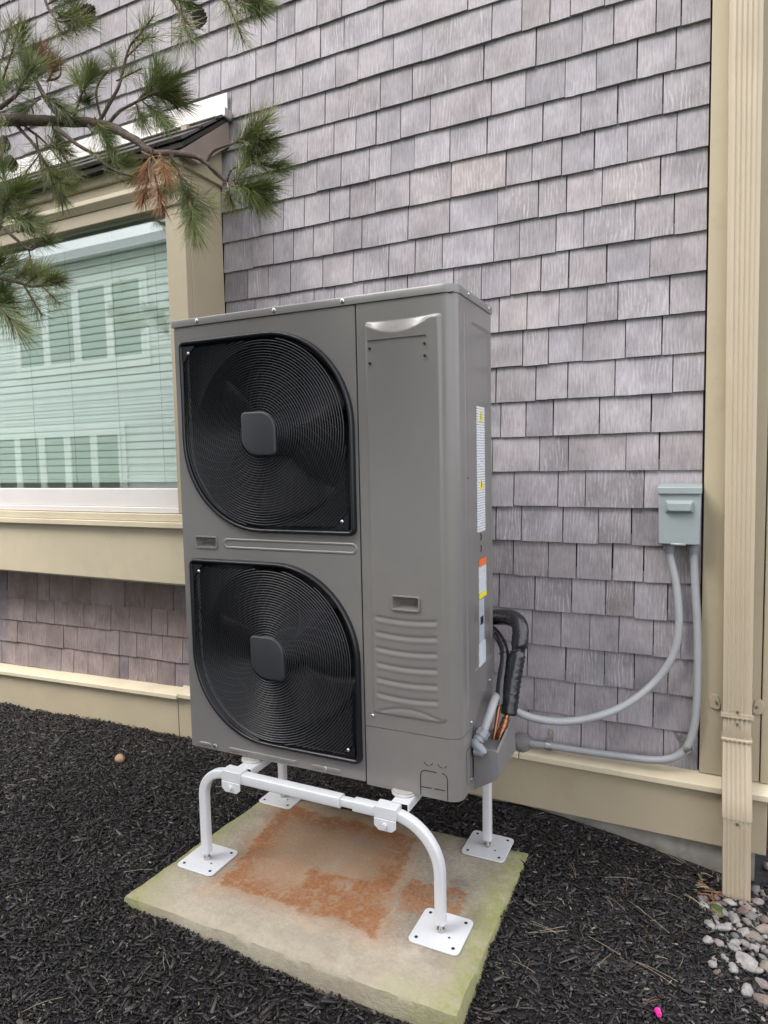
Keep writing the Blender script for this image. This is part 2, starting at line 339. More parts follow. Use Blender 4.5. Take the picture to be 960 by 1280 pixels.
def ground_mat():
    m, n, l, b = nmat('mulch_bed_and_lawn'); g = node(n, 'ShaderNodeNewGeometry'); P = g.outputs['Position']
    sp = node(n, 'ShaderNodeSeparateXYZ'); l.new(P, sp.inputs[0])
    a = node(n, 'ShaderNodeTexNoise', Scale=60, Detail=8, Roughness=.7); l.new(P, a.inputs[0])
    mul = ramp_of(n, l, a.outputs[0], [(.35, (.006, .0055, .006)), (.7, (.03, .027, .028))])
    gr = node(n, 'ShaderNodeTexNoise', Scale=3, Detail=10, Roughness=.7); l.new(P, gr.inputs[0])
    lawn = ramp_of(n, l, gr.outputs[0], [(.3, (.05, .08, .025)), (.7, (.10, .14, .05))])
    e = math_(n, l, 'ADD', sp.outputs[1], math_(n, l, 'MULTIPLY', gr.outputs[0], .3))
    f = math_(n, l, 'GREATER_THAN', -3.1, e)
    l.new(mixc(n, l, f, mul, lawn), b.inputs['Base Color']); b.inputs['Roughness'].default_value = .9
    bp = node(n, 'ShaderNodeBump', Strength=1, Distance=.01); l.new(a.outputs[0], bp.inputs['Height']); l.new(bp.outputs[0], b.inputs['Normal'])
    return m
def attr_mat(name, rough, spec=.5, bump=0, bscale=300):
    m, n, l, b = nmat(name); a = node(n, 'ShaderNodeAttribute', attribute_name='Col'); l.new(a.outputs[0], b.inputs['Base Color'])
    b.inputs['Roughness'].default_value = rough; b.inputs['Specular IOR Level'].default_value = spec
    if bump:
        g = node(n, 'ShaderNodeNewGeometry'); t = node(n, 'ShaderNodeTexNoise', Scale=bscale, Detail=4); l.new(g.outputs['Position'], t.inputs[0])
        bp = node(n, 'ShaderNodeBump', Strength=bump, Distance=.002); l.new(t.outputs[0], bp.inputs['Height']); l.new(bp.outputs[0], b.inputs['Normal'])
    return m
def info_mat(name, rough, var=.25, scale=40, bump=.4):
    m, n, l, b = nmat(name); oi = node(n, 'ShaderNodeObjectInfo'); tcn = node(n, 'ShaderNodeTexCoord')
    a = node(n, 'ShaderNodeTexNoise', Scale=scale, Detail=6, Roughness=.6); g = node(n, 'ShaderNodeNewGeometry'); l.new(g.outputs['Position'], a.inputs[0])
    c = mixc(n, l, 1.0, oi.outputs['Color'], ramp_of(n, l, a.outputs[0], [(.3, 1-var), (.7, 1.0)]), 'MULTIPLY')
    l.new(c, b.inputs['Base Color']); b.inputs['Roughness'].default_value = rough
    bp = node(n, 'ShaderNodeBump', Strength=bump, Distance=.002); l.new(a.outputs[0], bp.inputs['Height']); l.new(bp.outputs[0], b.inputs['Normal'])
    return m
M['ground'] = ground_mat(); M['chips'] = attr_mat('shredded_mulch', .55, .5, .5, 400)
M['needles'] = attr_mat('pine_needles', .45, .4); M['pebble'] = info_mat('pebble', .7, .5, 70, .6)

def label_mat(name, base, ink, freq, amt):
    m, n, l, b = nmat(name); tcn = node(n, 'ShaderNodeTexCoord'); sp = node(n, 'ShaderNodeSeparateXYZ'); l.new(tcn.outputs['Object'], sp.inputs[0])
    rows = math_(n, l, 'GREATER_THAN', math_(n, l, 'FRACT', math_(n, l, 'MULTIPLY', sp.outputs[2], freq)), .55)
    a = node(n, 'ShaderNodeTexNoise', Scale=1, Detail=2); mpn = node(n, 'ShaderNodeMapping'); mpn.inputs['Scale'].default_value = (300, 300, freq); l.new(tcn.outputs['Object'], mpn.inputs[0]); l.new(mpn.outputs[0], a.inputs[0])
    t = math_(n, l, 'GREATER_THAN', a.outputs[0], .47)
    f = math_(n, l, 'MULTIPLY', math_(n, l, 'MULTIPLY', rows, t), amt)
    l.new(mixc(n, l, f, base, ink), b.inputs['Base Color']); b.inputs['Roughness'].default_value = .35; return m
M['label_white'] = label_mat('printed_white_label', (.76, .80, .82), (.12, .14, .2), 130, .75)
M['label_blue'] = label_mat('printed_silver_label', (.50, .55, .62), (.10, .12, .16), 150, .7)
M['label_orange'] = mat('label_orange', (.85, .16, .03), .4, .02); M['label_yellow'] = mat('label_yellow', (.85, .72, .03), .4, .02)

# ------------------------------------------------------------------ ground
PAD_Z = -.02
def gz(x, y):
    z = -.047-.10*sstep(-.62, .25, x)-.03*sstep(-2.2, -3.8, x)
    z += .012*noise.noise((x*3, y*3, 1.3))+.006*noise.noise((x*9, y*9, 4.1))
    z -= .05*sstep(.25, 1.2, x)
    z -= .014*(1-sstep(-1.06, -.9, y))*sstep(-2.2, -1.6, x)*(1-sstep(-.5, 0, x))
    z -= .034*sstep(-1.6, -.7, x)*(1-sstep(-1.0, -.75, y))
    return z
def axis(lo, hi, step, far):
    a = [lo+i*step for i in range(int((hi-lo)/step)+1)]; o = []; d = step
    p = lo; pre = []
    while p > -far: d *= 1.5; p -= d; pre.append(p)
    p = a[-1]; d = step; post = []
    while p < far: d *= 1.5; p += d; post.append(p)
    return pre[::-1]+a+post
gx = axis(-4.4, 1.4, .05, 90); gy = axis(-3.2, .3, .05, 90)
mb = MB(); nx = len(gx)
mb.v = [(x, y, gz(x, y) if abs(x) < 30 and abs(y) < 30 else -.1) for y in gy for x in gx]
mb.f = [(j*nx+i, j*nx+i+1, (j+1)*nx+i+1, (j+1)*nx+i) for j in range(len(gy)-1) for i in range(nx-1)]
tag(mb.build('ground', M['ground'], smooth=60), kind='structure', label='dark mulch bed in front of the shingled wall')

# ------------------------------------------------------------------ house
HX0, HX1 = -7.0, .205
house = empty('house', (-2, 0, -.1)); tag(house, 'grey cedar shingled house wall with tan trim and boxed bay window', 'house')
def hp(mbx, name, m, **k):          # a part of the house, geometry given in world coordinates
    par = k.pop('parent', house); o = mbx.build(name, m, None, **k); o.parent = par
    o.matrix_parent_inverse = Matrix.Identity(4); o.location = (-par_loc(par)); return o
def par_loc(p):
    v = Vector((0, 0, 0))
    while p: v = v+p.location; p = p.parent
    return v
wall = hp(MB().box(HX0, HX1-.01, .004, 5, -.05, 5.2), 'wall', M['sheath'])
hp(MB().box(HX0, HX1-.03, -.008, .003, -.6, .0), 'foundation', M['foundation'])
# roof far above the picture
hp(MB().prism([(-.45, 5.15), (2.5, 6.6), (5.45, 5.15), (5.45, 5.3), (2.5, 6.8), (-.45, 5.3)], HX0-.3, HX1+.3, 'x'), 'roof', M['asphalt_shingle'])
# water table and skirt
def trim(x0, x1, z0, z1, name='water_table'):   # sloped cap, z0 at x0, z1 at x1 (top back edge)
    pr = [(.0, 0), (-.016, 0), (-.062, -.026), (-.062, -.046), (-.03, -.046), (0, -.046)]
    loops = [[(x, y, z+dz) for y, dz in pr] for x, z in ((x0, z0), (x1, z1))]
    return hp(MB().loft(loops, True, True, True), name, M['cream'], bevel=.002)
def zl(x): return .195+.03*(x+2.23) if x < -2.235 else .207
trim(HX0, -2.262, zl(HX0), zl(-2.262)); trim(-2.258, -.602, .205, .206); trim(-.598, HX1+.035, .206, .208)
def skirt(x0, x1, za, zb, zbot):
    b = MB().add([(x, y, z) for x, zt in ((x0, za), (x1, zb)) for y, z in ((-.034, zbot), (-.034, zt), (-.002, zt), (-.002, zbot))],
        [(0, 1, 2, 3), (7, 6, 5, 4), (0, 4, 5, 1), (1, 5, 6, 2), (2, 6, 7, 3), (3, 7, 4, 0)])
    hp(b, 'skirt_board', M['tan'], bevel=.002)
skirt(HX0, -2.284, zl(HX0)-.047, zl(-2.28)-.047, -.3); skirt(-2.279, -1.3, .158, .158, -.12); skirt(-1.297, HX1, .158, .160, -.031)
# corner boards
hp(MB().box(.004, .180, -.024, -.002, .208, 5.1), 'corner_board', M['tan'], bevel=.002)
hp(MB().box(.183, HX1+.004, -.026, 4.9, .208, 5.1), 'corner_board', M['tan'], bevel=.002)

# ---- cedar shingles
E, Z0 = .127, 2.622
def ux(pxx, z):                      # world x of a joint seen at column pxx on the course at height z
    lo, hi = -6.0, 1.0
    for _ in range(40):
        m = (lo+hi)/2
        if px((m, -.01, z))[0] < pxx: lo = m
        else: hi = m
    return (lo+hi)/2
Z1 = lambda *a: [600+v/3.2 for v in a]
Z3 = lambda *a: [600+v/2.667 for v in a]
Z4 = lambda *a: [270+v/3.2 for v in a]
J = {-2: Z4(668, 512, 418, 319, 240, 158, 20)+[585, 652, 720, 775, 835], -1: Z1(500, 362, 280, 167, 48, 625, 760)+Z4(825, 710, 568, 478, 346, 229, 137, 62),
 0: Z1(805, 705, 535, 408, 225, 15)+Z4(785, 657, 530, 436, 332, 175), 1: Z1(785, 628, 465, 340, 183, 45)+Z4(857, 738, 640, 560, 472, 366, 245),
 2: Z1(733, 550, 403, 252, 28)+Z4(935, 793, 700, 613, 500, 403, 310, 230, 130), 3: Z1(787, 590, 458, 326, 208, 104)+Z4(775, 637, 536, 453, 353, 270, 175, 104, 940),
 4: Z1(722, 488, 347, 233, 70)+Z4(935, 767, 583, 472, 389, 310, 229, 147), 5: Z1(777, 620, 415, 304, 157, 55)+Z4(905, 797, 690, 549, 427, 297, 208, 127),
 6: Z1(680, 507, 355, 243, 122, 5)+Z4(950, 765, 675, 590, 475, 392, 253, 155), 7: Z1(758, 552, 428, 316, 188, 77), 8: Z1(728, 582, 411, 274, 171), 9: Z1(771, 540, 351, 223, 63),
 10: Z1(684, 478, 293, 184, 82), 11: Z1(716, 584, 353, 238, 50), 12: Z1(656, 421, 312, 135), 13: Z1(770, 605, 474, 331, 165), 14: Z1(770, 655, 529, 385, 273, 133),
 15: Z3(626, 513, 420, 305, 183, 63), 16: Z3(670, 578, 462, 366, 270, 173), 17: Z3(627, 514, 415, 286, 157, 45), 18: Z3(577, 458, 316, 180), 19: Z3(611, 420, 337, 160)}
ZL = lambda *a: [v/3.556 for v in a]
JL = {16: ZL(769, 640, 553, 400, 320, 217, 163, 85), 17: ZL(744, 674, 573, 491, 424, 371, 296, 241, 162, 104, 35), 18: ZL(811, 721, 606, 528, 467, 343, 280, 205, 75, 22), 19: ZL(777, 697, 568, 527, 456, 388, 326, 270, 123, 65, 5)}
cells = []                           # x0, x1, z bottom, left-under-bay flag, row
rr = random.Random(3)
def fill(x0, x1, prev=()):           # random joints between two limits
    o = []; x = x0+rr.uniform(.05, .16)
    while x < x1-.05: o.append(x); x += rr.choice((.085, .1, .12, .135, .15, .175))*rr.uniform(.92, 1.08)
    return o
for k in range(-20, 20):
    zb = Z0-E*k; zm = zb+E/2
    left = -1.92 if (.70 < zb and zb < 2.70) else HX0
    js = sorted(ux(q, zm) for q in J.get(k, []))
    js = [q for q in js if q > left+.02]
    if js:
        lim = js[0]
        if k >= 7 and lim > -1.9:    # behind the cabinet
            js = fill(-2.24 if k >= 15 else left, lim-.04)+js
        if k in JL:
            jl = sorted(ux(q, zm) for q in JL[k]); js = fill(left, jl[0]-.03)+jl+[q for q in js if q > -2.24]
        elif left < -2: js = fill(left, js[0]-.04)+js
    else: js = fill(left, 0)
    xs = [left]+js+[.0]
    for a, b in zip(xs[:-1], xs[1:]):
        if b-a > .01: cells.append((a, b, zb, b < -1.9 and zb < .7, k))
for k in range(-20, 20):             # wall on the far side of the bay
    zb = Z0-E*k
    if .70 < zb < 2.70:
        xs = [HX0]+fill(HX0, -4.76)+[-4.76]
        cells += [(a, b, zb, False, k) for a, b in zip(xs[:-1], xs[1:]) if b-a > .01]
def shingle_mesh(kind):
    v = []; rk = random.Random(kind*5+1); n = 4
    for i in range(n+1):
        x = i/n; j = rk.uniform(-.012, .006) if 0 < i < n else 0
        v += [(x, -1, j), (x, -.12, 1.28), (x, 0, 1.28), (x, -.1, j)]
    f = []
    for i in range(n):
        a = i*4; b = a+4
        f += [(a, b, b+1, a+1), (a+1, b+1, b+2, a+2), (a+2, b+2, b+3, a+3), (a+3, b+3, b, a)]
    f += [(0, 1, 2, 3), (n*4+3, n*4+2, n*4+1, n*4)]
    me = bpy.data.meshes.new('shingle'); me.from_pydata(v, [], f); me.update()
    bm = bmesh.new(); bm.from_mesh(me); bmesh.ops.recalc_face_normals(bm, faces=bm.faces); bm.to_mesh(me); bm.free(); return me
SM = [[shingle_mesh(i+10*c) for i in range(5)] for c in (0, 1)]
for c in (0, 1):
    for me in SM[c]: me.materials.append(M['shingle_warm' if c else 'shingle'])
def seen(a, b, zb):
    best = 0
    for fx in (.1, .5, .9):
        for fz in (.15, .8):
            x, y, _ = px((a+(b-a)*fx, -.012, zb+E*fz))
            if not (-4 < x < 964 and -4 < y < 1284): continue
            if 225 < x < 606 and y > 405-(x-215)*.135+4: continue
            if x < 205 and 250 < y < 705 : continue
            if x > 912: continue
            best += 1
    return best
scored = []
for c in cells:
    s = seen(*c[:3])
    if s:
        q = px((c[0], 0, c[2])); q2 = px((c[1], 0, c[2]+E)); scored.append((s*abs(q2[0]-q[0])*abs(q2[1]-q[1]), c))
scored.sort(key=lambda t: -t[0]); top = set(c for _, c in scored[:320])
rest = MB(); rest_c = []
for c in cells:
    a, b, zb, bay, k = c; gap = rr.uniform(.002, .0048)
    if rr.random() < .2: gap += .002
    dz = rr.gauss(0, .0012)-(.006 if k == 19 else 0); th = rr.uniform(.012, .0165)
    if bay: zb += -.018+.019*(min(0, (a+b)/2+2.23))
    if c in top:
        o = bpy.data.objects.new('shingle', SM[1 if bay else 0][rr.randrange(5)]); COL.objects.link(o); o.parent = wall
        o.location = Vector((a+gap/2, 0, zb+dz))-par_loc(wall); o.scale = (b-a-gap, th, E)
        o.rotation_euler = (0, rr.gauss(0, .003), 0)
        q = rr.gauss(1, .08); t = rr.gauss(0, .012)+(.015 if rr.random() < .12 else 0); o.color = (q*(1+t), q, q*(1-t*.8), 1)
        x_, y_, _ = px(((a+b)/2, 0, zb+E/2))
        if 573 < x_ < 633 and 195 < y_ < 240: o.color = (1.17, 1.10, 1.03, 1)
        o.rotation_euler.z = rr.gauss(0, .004)
    else:
        v = [(a+gap/2, -th, zb+dz), (b-gap/2, -th, zb+dz), (b-gap/2, -th*.12, zb+E*1.28), (a+gap/2, -th*.12, zb+E*1.28), (a+gap/2, 0, zb+dz), (b-gap/2, 0, zb+dz)]
        rest.add(v, [(0, 1, 2, 3), (0, 4, 5, 1)]); q = rr.gauss(1, .085); w3 = rr.random()
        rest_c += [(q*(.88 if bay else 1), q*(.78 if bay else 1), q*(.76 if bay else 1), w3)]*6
o = hp(rest, 'shingle_field', M['shingle_rest'], parent=wall); tag(o, kind='stuff')
ca = o.data.color_attributes.new('Col', 'FLOAT_COLOR', 'POINT'); ca.data.foreach_set('color', np.array(rest_c, dtype=np.float32).ravel())
print('shingles', len(cells), 'seen', len(scored))

# ---- boxed bay window
BX, BY = -1.92, -.25; BL = -4.75
hp(MB().box(BL, BX, BY+.012, -.016, .755, 1.0).box(BL, BX-.02, BY+.03, -.016, .745, .756), 'bay_apron', M['tan_lit'], bevel=.002)
hp(MB().box(BL, BX+.012, BY-.018, -.016, 1.002, 1.028).box(BL, BX+.006, BY-.006, -.016, 1.029, 1.062), 'bay_sill', M['cream'], bevel=.003)
win = hp(MB().box(BL, -2.0, BY+.006, BY+.06, 1.064, 1.09).box(BL, -2.018, BY+.014, BY+.06, 1.0905, 1.172), 'window_frame', M['vinyl'], bevel=.003)
hp(MB().box(-2.022, BX-.001, BY, BY+.035, 1.064, 2.47), 'bay_jamb', M['tan'], bevel=.003)
hp(MB().box(BX-.03, BX, BY+.0355, -.012, 1.064, 2.66), 'bay_side', M['tan'], bevel=.002)
hp(MB().box(BL, -4.72, BY, -.012, 1.064, 2.47), 'bay_jamb', M['tan'], bevel=.003)
hp(MB().box(BL, BX-.04, -.016, -.008, .76, 2.5), 'bay_lining', M['vinyl'])
g = hp(MB().box(BL+.05, -2.02, BY+.042, BY+.046, 1.165, 2.36), 'glass_pane', M['glass'], parent=win)
hp(MB().box(BL+.05, -2.023, BY+.036, BY+.06, 2.335, 2.37), 'window_head_frame', M['vinyl'], parent=win)
# head mouldings below the eave
hp(MB().box(BL, BX+.004, BY-.008, BY+.03, 2.332, 2.385), 'head_casing', M['tan'], bevel=.004)
hp(MB().prism([(BY+.03, 2.386), (BY-.012, 2.386), (BY-.034, 2.41), (BY-.034, 2.428), (BY+.03, 2.428)], BL, BX+.012, 'x'), 'head_moulding', M['cream'], bevel=.002)
hp(MB().box(BL, BX+.002, BY-.014, BY+.03, 2.429, 2.475), 'frieze_board', M['tan'], bevel=.003)
hp(MB().box(BL, BX+.006, BY-.03, BY+.03, 2.476, 2.525), 'frieze_moulding', M['tan'], bevel=.006)
# small pent roof
RE, RZ, RW, RT = -.315, 2.545, 0.0, 2.785     # eave y, z ; wall y, z
RXR = -1.855
sl = math.atan2(RT-RZ, RW-RE)
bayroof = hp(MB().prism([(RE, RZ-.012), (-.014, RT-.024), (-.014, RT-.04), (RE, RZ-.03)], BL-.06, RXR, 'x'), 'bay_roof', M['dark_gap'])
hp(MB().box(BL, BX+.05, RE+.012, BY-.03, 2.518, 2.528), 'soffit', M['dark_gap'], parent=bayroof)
hp(MB().prism([(RE+.006, RZ-.034), (-.018, RT-.044), (-.018, RT-.15), (BY+.03, RZ-.06), (RE+.006, RZ-.055)], RXR-.022, RXR-.002, 'x'), 'rake_board', M['brown'], parent=bayroof, bevel=.002)
hp(MB().prism([(BY, 2.476), (BY, RZ-.03), (-.018, RT-.16), (-.018, 2.476)], BX+.0, BX+.018, 'x'), 'bay_gable', M['tan'], bevel=.002)
ln = math.hypot(RT-RZ, RW-RE)
for ci in range(3):
    x = RXR+.006; first = True; t0 = ci*ln/3-.008; t1 = min(ln-.01, t0+ln/3+.03)
    while x > BL-.06:
        wdt = .30 if not first else (.14, .3, .22)[ci]; first = False
        c_, s_ = math.cos(sl), math.sin(sl)
        def pt(t, h): return (RE+t*c_-h*s_, RZ+t*s_+h*c_)
        hb = .012+rr.uniform(0, .002)
        poly = [pt(t0, .0), pt(t0, hb), pt(t1, .004), pt(t1, -.002)]
        hp(MB().prism(poly, x-wdt+.003, x, 'x'), 'roof_shingle', M['asphalt_shingle'], parent=bayroof); x -= wdt
hp(MB().prism([(-.014, RT-.03), (-.018, RT+.07), (-.022, RT+.07), (-.024, RT-.005), (-.05, RT-.026), (-.048, RT-.03)], BL, RXR-.004, 'x'), 'wall_flashing', M['vinyl'], parent=bayroof)
hp(MB().box(RXR-.03, RXR+.018, -.07, -.016, RT-.052, RT-.012), 'flashing_end', M['galv'], parent=bayroof, bevel=.004)

# ---- blind behind the glass
blind = empty('window_blind', (-3.3, BY+.10, 1.19)); tag(blind, 'pale green slatted blind hanging inside the bay window', 'blind')
def bp_(mbx, name, m, par, **k):
    o = mbx.build(name, m, None, **k); o.parent = par; o.location = -par_loc(par); return o
sm = None; z = 1.235
while z < 2.4:
    if sm is None:
        sb = MB(); xs0, xs1 = -1.36, 1.22
        loops = [[(x, -.004+.0018*i-(.0008 if i in (1, 2) else 0), -.021+.0125*i) for i in range(4)] for x in (xs0, xs1)]
        sb.loft(loops, False); sm = sb.build('slat', M['blind'], blind, smooth=60); sm.location.z = z-1.19
        so_ = sm
    else:
        c = sm.copy(); COL.objects.link(c); c.parent = blind; c.location.z = z-1.19
    z += .034
bp_(MB().box(-4.66, -2.08, BY+.085, BY+.115, 1.196, 1.212), 'bottom_rail', M['blind'], blind, bevel=.003)
for xx in (-2.16, -2.42, -2.72, -3.0, -3.4, -3.9, -4.4): bp_(MB().cyl((xx, BY+.074, 1.19), (xx, BY+.074, 2.4), .0012, 6), 'cord', M['cord'], blind)
# interior of the room behind the bay
# ------------------------------------------------------------------ heat pump
UX, UY, UZ, UPSI = -1.5401, -.7505, .3228, .0105
W_, D_, H_ = .952, .33, 1.413
hpump = empty('heat_pump', (UX, UY, UZ), UPSI); tag(hpump, 'tall grey outdoor heat pump with two black round fan grilles', 'heat pump')
def up_(mbx, name, m, par=None, **k): return mbx.build(name, m, par or hpump, **k)
SEAM = .658
# casing: sides, back, bottom, divider
cas = MB().box(.002, .006, .01, D_-.002, .02, 1.388).box(.002, SEAM, D_-.006, D_, .02, 1.388).box(.004, W_-.02, .02, D_-.008, .006, .02).box(SEAM-.004, SEAM+.004, .02, D_-.01, .021, 1.385)
up_(cas, 'casing', M['paint'])
up_(MB().box(.012, SEAM-.006, .2, .21, .022, 1.385), 'coil_backing', M['paint_dark'])
# fan panel with two leaf openings
OPEN = [(.3375, 1.041, .622, .606), (.3405, .354, .618, .590)]
def leaf(o, d, n=14): 
    cx, cz, a, b = o; big = .5*min(a, b)*.97
    return rrect(cx, cz, a-2*d, b-2*d, big-d, max(.004, .022-d), big-d, max(.004, .022-d), n)
def plate_with_holes(outer, holes, y):
    bm = bmesh.new(); es = []
    for lp in [outer]+holes:
        vs = [bm.verts.new((a, y, b)) for a, b in lp]
        es += [bm.edges.new((vs[i], vs[(i+1) % len(vs)])) for i in range(len(vs))]
    bmesh.ops.triangle_fill(bm, use_beauty=True, use_dissolve=False, edges=es, normal=(0, -1, 0))
    vs = [tuple(v.co) for v in bm.verts]; bm.verts.index_update(); fs = [tuple(v.index for v in f.verts) for f in bm.faces]; bm.free(); return vs, fs
fp = MB(); outer = rrect(SEAM/2, .698, SEAM-.003, 1.38, .004, .006, .006, .004, 3)
fp.add(*plate_with_holes(outer, [leaf(o, .004) for o in OPEN]+[rrect(.098, .701, .078, .030, .003, .003, .003, .003, 3)], 0))
fp.loft([[(a, 0, b) for a, b in outer], [(a, .02, b) for a, b in outer]])
for o in OPEN: fp.loft([[(a, 0, b) for a, b in leaf(o, .004)], [(a, .03, b) for a, b in leaf(o, .008)]])
up_(fp, 'fan_panel', M['paint'], smooth=30)
# embossed strip between fans, hand hold, bottom ribs
def ridge(x0, x1, z, h, d, y=0, ax='x', n=10, slant=0):   # embossed rib: closed rounded bead outline
    m = MB(); cx = (x0+x1)/2
    lo = []
    for dd, yy in ((0, .001), (.003, -d), (.007, -d), (.010, .0005)):
        lo.append([(a, y+yy, b+(a-x0)*slant) for a, b in rrect(cx, z, x1-x0-2*dd, h-2*dd, *(max(.001, h/2-dd),)*4, 8)])
    m.loft(lo); return m
up_(ridge(.165, .648, .700, .036, .0022), 'embossed_strip', M['paint'], smooth=60)
def handle(x0, x1, z0, z1, name='hand_hold'):
    m = MB(); cx, cz = (x0+x1)/2, (z0+z1)/2; a, b = x1-x0, z1-z0
    lps = [[(p, y, q) for p, q in rrect(cx, cz, a-2*d, b-2*d, *(max(.002, .008-d),)*4, 5)] for d, y in ((0, .0), (.001, -.004), (.004, -.0045), (.006, -.001))]
    m.loft(lps); h = up_(m, name, M['paint'], smooth=50)
    m = MB(); lps = [[(p, y, q) for p, q in rrect(cx, cz, a-2*d, b-2*d, *(max(.002, .008-d),)*4, 5)] for d, y in ((.006, -.001), (.008, .012))]
    lps.append([(p, .024, q) for p, q in rrect(cx, cz+.004, a-.03, b-.03, .003, .003, .003, .003, 5)])
    m.loft(lps, cap1=True); up_(m, 'recess', M['paint'], h, smooth=40); return h
handle(.053, .143, .680, .722); 
def screw(p, n, par=None, r=.005):
    p = Vector(p); n = Vector(n).normalized(); m = MB()
    m.tube([p-n*.002, p+n*.001, p+n*.0025, p+n*.0032], 1, 12, n.orthogonal(), False, [r*1.15, r*1.15, r*.85, r*.3])
    return up_(m, 'screw', M['steel'], par, smooth=40)
for a, b in ((.03, .085), (.155, .42), (.47, .575)): up_(ridge(a, b, .022, .014, .0025), 'embossed_rib', M['paint'], smooth=60)
for a in (.10, .52): screw((a, -.001, .022), (0, -1, 0), r=.0065)
# grilles
def inside(o, x, z, d):
    cx, cz, a, b = o; a = a/2-d; b = b/2-d; big = .5*min(o[2], o[3])*.97-d; sx, sz = x-cx, z-cz
    if abs(sx) > a or abs(sz) > b: return False
    if (sx > 0) == (sz > 0):
        qx, qz = abs(sx)-(a-big), abs(sz)-(b-big)
        if qx > 0 and qz > 0 and qx*qx+qz*qz > big*big: return False
    return True
def ydome(r): return -.013-.014*max(0, 1-(r/.36)**2)
for gi, o in enumerate(OPEN):
    cx, cz = o[0], o[1]; RM = .372
    gm = MB(); r = .068; prof = [(.00135*math.cos(R(a)), .00135*math.sin(R(a))) for a in (0, 90, 180, 270)]
    while r < RM:
        n = max(60, int(r*440)); runs = []; cur = []
        for i in range(n+1):
            a = 2*math.pi*i/n+.7854; x, z_ = cx+r*math.cos(a), cz+r*math.sin(a)
            if inside(o, x, z_, .022): cur.append((x, ydome(r), z_))
            else:
                if len(cur) > 2: runs.append(cur)
                cur = []
        if len(cur) > 2: runs.append(cur)
        for run in runs: gm.sweep(run, prof, (0, 1, 0), False, False)
        r += .0080
    rm_ = MB()
    for k in range(40):
        pts = []
        for q in range(14):
            rr_ = .062+(RM-.062)*q/13; a = 2*math.pi*k/40-1.15*((rr_-.06)/.3)
            x, z_ = cx+rr_*math.cos(a), cz+rr_*math.sin(a)
            if inside(o, x, z_, .02): pts.append((x, ydome(rr_)+.003, z_))
        if len(pts) > 2: rm_.sweep(pts, [(-.0006, -.0006), (.0006, -.0006), (.0006, .002), (-.0006, .002)], (0, 1, 0), False, False)
    gr = up_(gm, 'fan_grille', M['wire'], smooth=50)
    gr['label'] = ('upper' if gi == 0 else 'lower')+' black fan grille of fine concentric wires'
    up_(rm_, 'rib_wires', M['black_plastic'], gr)
    rim = MB(); rim.loft([[(a, y, b) for a, b in leaf(o, d)] for d, y in ((.0, .004), (.0005, -.008), (.003, -.0145), (.007, -.017), (.012, -.0145), (.016, -.009), (.019, .004))])
    up_(rim, 'rim', M['black_plastic'], gr, smooth=70)
    # corner plates outside the circle, at the two square corners
    for sx, sz in ((-1, 1), (1, -1)):
        pts = []; hx, hz = o[2]/2-.02, o[3]/2-.02
        pts.append((cx+sx*hx, cz+sz*hz))
        a0 = math.atan2(math.sqrt(max(0, RM**2-hx**2)), hx); a1 = math.atan2(hz, math.sqrt(max(0, RM**2-hz**2)))
        for q in range(9):
            a = a0+(a1-a0)*q/8; pts.append((cx+sx*RM*math.cos(a), cz+sz*RM*math.sin(a)))
        up_(MB().prism(pts, -.0135, -.008), 'corner_plate', M['black_plastic'], gr)
        s_ = screw((cx+sx*(hx-.022), -.0135, cz+sz*(hz-.022)), (0, -1, 0), gr, .0045)
    hb = MB(); hbo = lambda d: rrect(cx, cz, .122-2*d, .132-2*d, .055-d, .014-d, .055-d, .014-d, 10)
    hb.loft([[(a, y, b) for a, b in hbo(d)] for d, y in ((0, -.018), (0, -.030), (.002, -.0325), (.006, -.0335))], cap1=True)
    up_(hb, 'hub_cap', M['hub'], gr, smooth=50)
    # shroud plate with round mouth and bell
    sh = MB(); cc = circ(cx, cz, .283, 64)
    sh.add(*plate_with_holes(leaf(o, .006), [cc], .028)); sh.loft([[(a, .028, b) for a, b in cc], [(a, .06, b) for a, b in circ(cx, cz, .272, 64)], [(a, .15, b) for a, b in circ(cx, cz, .272, 64)]])
    up_(sh, 'fan_shroud', M['black_plastic'], smooth=40)
    fm = MB().cyl((cx, .04, cz), (cx, .12, cz), .062, 32)
    fan = up_(fm, 'fan', M['fan_blade'], smooth=40)
    for bl in range(3):
        b0 = 2*math.pi*bl/3+.5+gi*.4; lo = []
        for q in range(9):
            t = q/8; rr_ = .058+.205*t; half = (.30+.30*t)
            row = []
            for s in range(9):
                a = b0+(s/8-.5)*2*half+.35*t; row.append((cx+rr_*math.cos(a), .055+.07*(s/8)+.006*math.sin(t*3), cz+rr_*math.sin(a)))
            lo.append(row)
        bm_ = MB().loft(lo, False); bo = up_(bm_, 'blade', M['fan_blade'], fan, smooth=60)
        sm_ = bo.modifiers.new('thick', 'SOLIDIFY'); sm_.thickness = .004
# lid with overhang
lidp = lambda d: [(-.004+d, -.004+d), (W_-.040, -.004+d)]+[(W_-.036+(.040-d)*math.cos(R(a)), .036+(.040-d)*math.sin(R(a))) for a in range(-80, 1, 10)]+[(W_+.004-d, D_+.002-d), (-.004+d, D_+.002-d)]
lm = MB(); lm.loft([[(a, b, z_) for a, b in lidp(d)] for d, z_ in ((0, 1.390), (0, 1.409), (.002, 1.4125), (.006, 1.4135))], True, True, True)
lid = up_(lm, 'lid', M['lid'], smooth=35)
up_(MB().box(.002, W_-.006, .003, .006, 1.3875, 1.3905), 'lid_gap', M['dark_line'])
for a in (.10, .39, .62): screw((a, -.0042, 1.402), (0, -1, -.0), lid, .0058)
screw((W_+.004, .30, 1.402), (1, 0, 0), lid, .0058); screw((W_+.004, .10, 1.402), (1, 0, 0), lid, .004)
